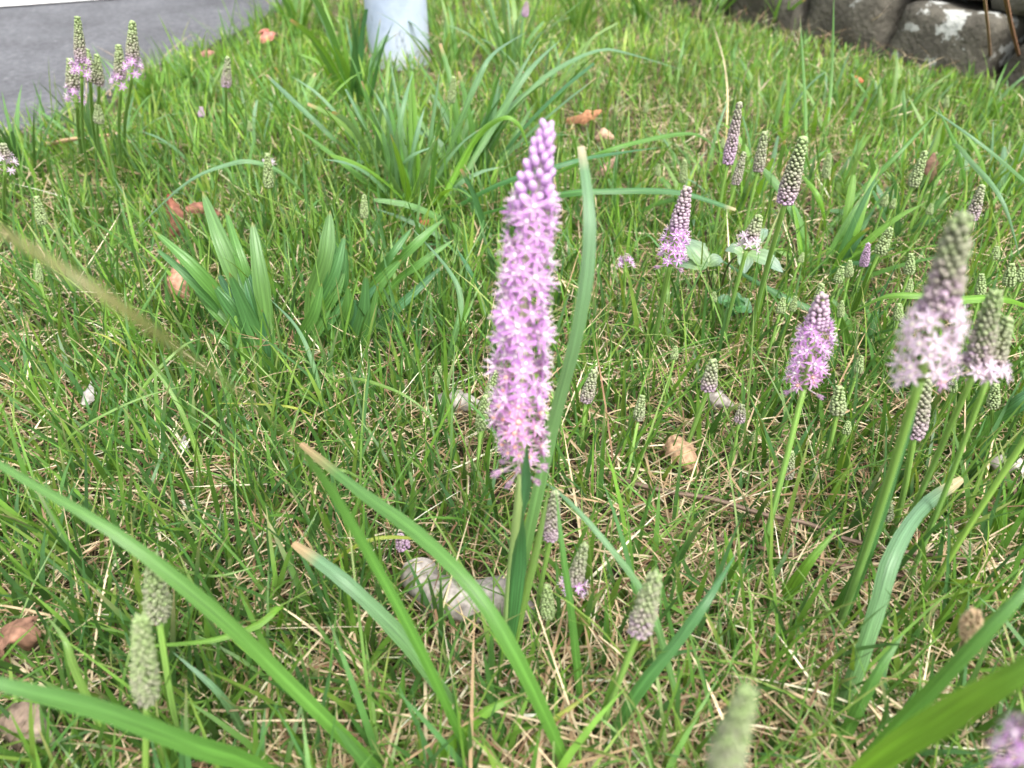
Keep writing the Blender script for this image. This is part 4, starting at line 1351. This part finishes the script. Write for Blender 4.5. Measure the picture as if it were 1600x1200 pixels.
dead_leaf('brown dead leaf right of the orange-brown one, lower', [(930, 275, .01), (945, 262, .02), (962, 245, .02)], .018, (.26, .16, .11), .8)
dead_leaf('grey-white dead leaf at the lawn side below the wide dark leaf', [(1572, 745, .014), (1590, 728, .026), (1612, 722, .02)], .026, (.45, .42, .38), 1.0)
dead_leaf('dark brown dead leaf beside the grey-white one', [(1565, 765, .01), (1582, 758, .016), (1605, 762, .01)], .022, (.12, .07, .05), .7)
dead_leaf('dark brown upright dead leaf near the green spike by the wall', [(1470, 290, .015), (1462, 262, .04), (1460, 238, .05)], .026, (.15, .07, .04), .9)
dead_leaf('salmon pink fallen leaf lying at the path edge', [(405, 58, .03), (415, 50, .04), (428, 50, .03)], .034, (.62, .22, .17), .6)
dead_leaf('small brown-pink fallen leaf on the asphalt edge', [(312, 82, .02), (323, 79, .028), (336, 80, .02)], .022, (.42, .20, .15), .7)
dead_leaf('tiny orange fallen leaf in the lawn before the wall', [(1338, 128, .035), (1343, 122, .04), (1350, 126, .034)], .016, (.6, .16, .06), .5)
dead_leaf('orange-brown leaf scrap in the broad-bladed tuft', [(650, 352, .02), (660, 346, .025), (670, 344, .02)], .016, (.45, .14, .05), .5)
dead_leaf('silvery leaf scrap left among the lawn blades', [(128, 632, .012), (137, 612, .02), (142, 596, .02)], .012, (.5, .49, .47), .8)
dead_leaf('small silvery leaf scrap below the arching blades', [(278, 710, .01), (284, 695, .016), (288, 680, .014)], .010, (.45, .44, .43), .8)


def twig(label, pts, r0, r1, col, name='twig', cat='twig', col1=None):
    W = [P(a, b_, c_ + .012) for a, b_, c_ in pts]
    mb = MB()
    tube(mb, W, r0, r1, col, col1 or col, n=26, k=7)
    b = Vector((W[0].x, W[0].y, 0))
    o = link(name, mb.mesh(name, M_BARK, offset=b))
    o.location = b
    return tag(o, label, cat)


M_BARK = mat_leaf('bark', rough=.8, trans=0.0, veins=3, vstr=.2, noise=.4, scale=300, spec=.2, bump=.6)
twig('thin brown twig lying across the straw right of the tall flower', [(938, 742, .010), (1040, 768, .016), (1110, 779, .018), (1200, 806, .019), (1262, 818, .020), (1320, 842, .018), (1450, 868, .016), (1660, 880, .012)], .0017, .0013, (.17, .12, .09))
twig('second brown twig lying below the first near the flower stalks', [(1120, 842, .010), (1240, 868, .014), (1360, 892, .012), (1440, 905, .008)], .0016, .0013, (.17, .11, .08))
twig('short brown stick lying at the path edge', [(72, 226, .02), (110, 218, .025), (178, 210, .02)], .003, .002, (.33, .22, .13))
twig('dry reddish stem leaning on the dark wall stone', [(1568, -20, .17), (1580, 40, .1), (1594, 95, .02)], .003, .0025, (.22, .12, .07))
twig('short dry stem in front of the joint of the lichen stone', [(1538, -5, .14), (1544, 50, .08), (1548, 96, .01)], .0022, .002, (.26, .17, .1))

# tan seed head on a thin stalk
b = P(1420, 1120, 0)
e = empty('seed_head', b, 'tan fluffy seed head on a thin dark stalk at the right', 'seed head')
Tp, Bp = P(1524, 955, .15), P(1510, 995, .138)
mb = MB()
tube(mb, [Vector((0, 0, -.004)), (Bp - b) * .5 + Vector((.004, 0, .0)), Bp - b], .0011, .0008, (.10, .09, .05), (.16, .12, .07), n=12, k=6)
link('stem', mb.mesh('stem', M_STEM), e)
mb = MB()
rg = random.Random(5)
ax = (Tp - Bp)
for i in range(150):
    t = rg.random()
    g = rg.uniform(0, 6.28)
    rr = .0026 * math.sin(math.pi * (.12 + .85 * t)) ** .6
    d = Vector((math.cos(g), math.sin(g), .5))
    ellipsoid(mb, Bp - b + ax * t + Vector((math.cos(g), math.sin(g), 0)) * rr, d, .0006, .0011, (.36, .24, .13), (.55, .42, .26), 5, 3)
o = link('seed_cluster', mb.mesh('seed_cluster', M_STRAW), e)
o['kind'] = 'stuff'

# small white blossom left of the broad tuft
bb = P(432, 300, 0)
e = empty('white_blossom', bb, 'tiny white blossom on a thin stalk before the broad-bladed tuft', 'flower')
q = P(430, 252, .06) - bb
mb = MB()
tube(mb, [Vector((0, 0, -.004)), q * .5, q], .0008, .0005, (.1, .18, .05), n=8, k=5)
link('stem', mb.mesh('stem', M_STEM), e)
for i in range(3):
    place('floret', FLO['pale'][i], e, q + Vector((random.uniform(-.003, .003), 0, random.uniform(-.004, 0))), (random.uniform(-.6, .6), -.8, .5), 1.0)
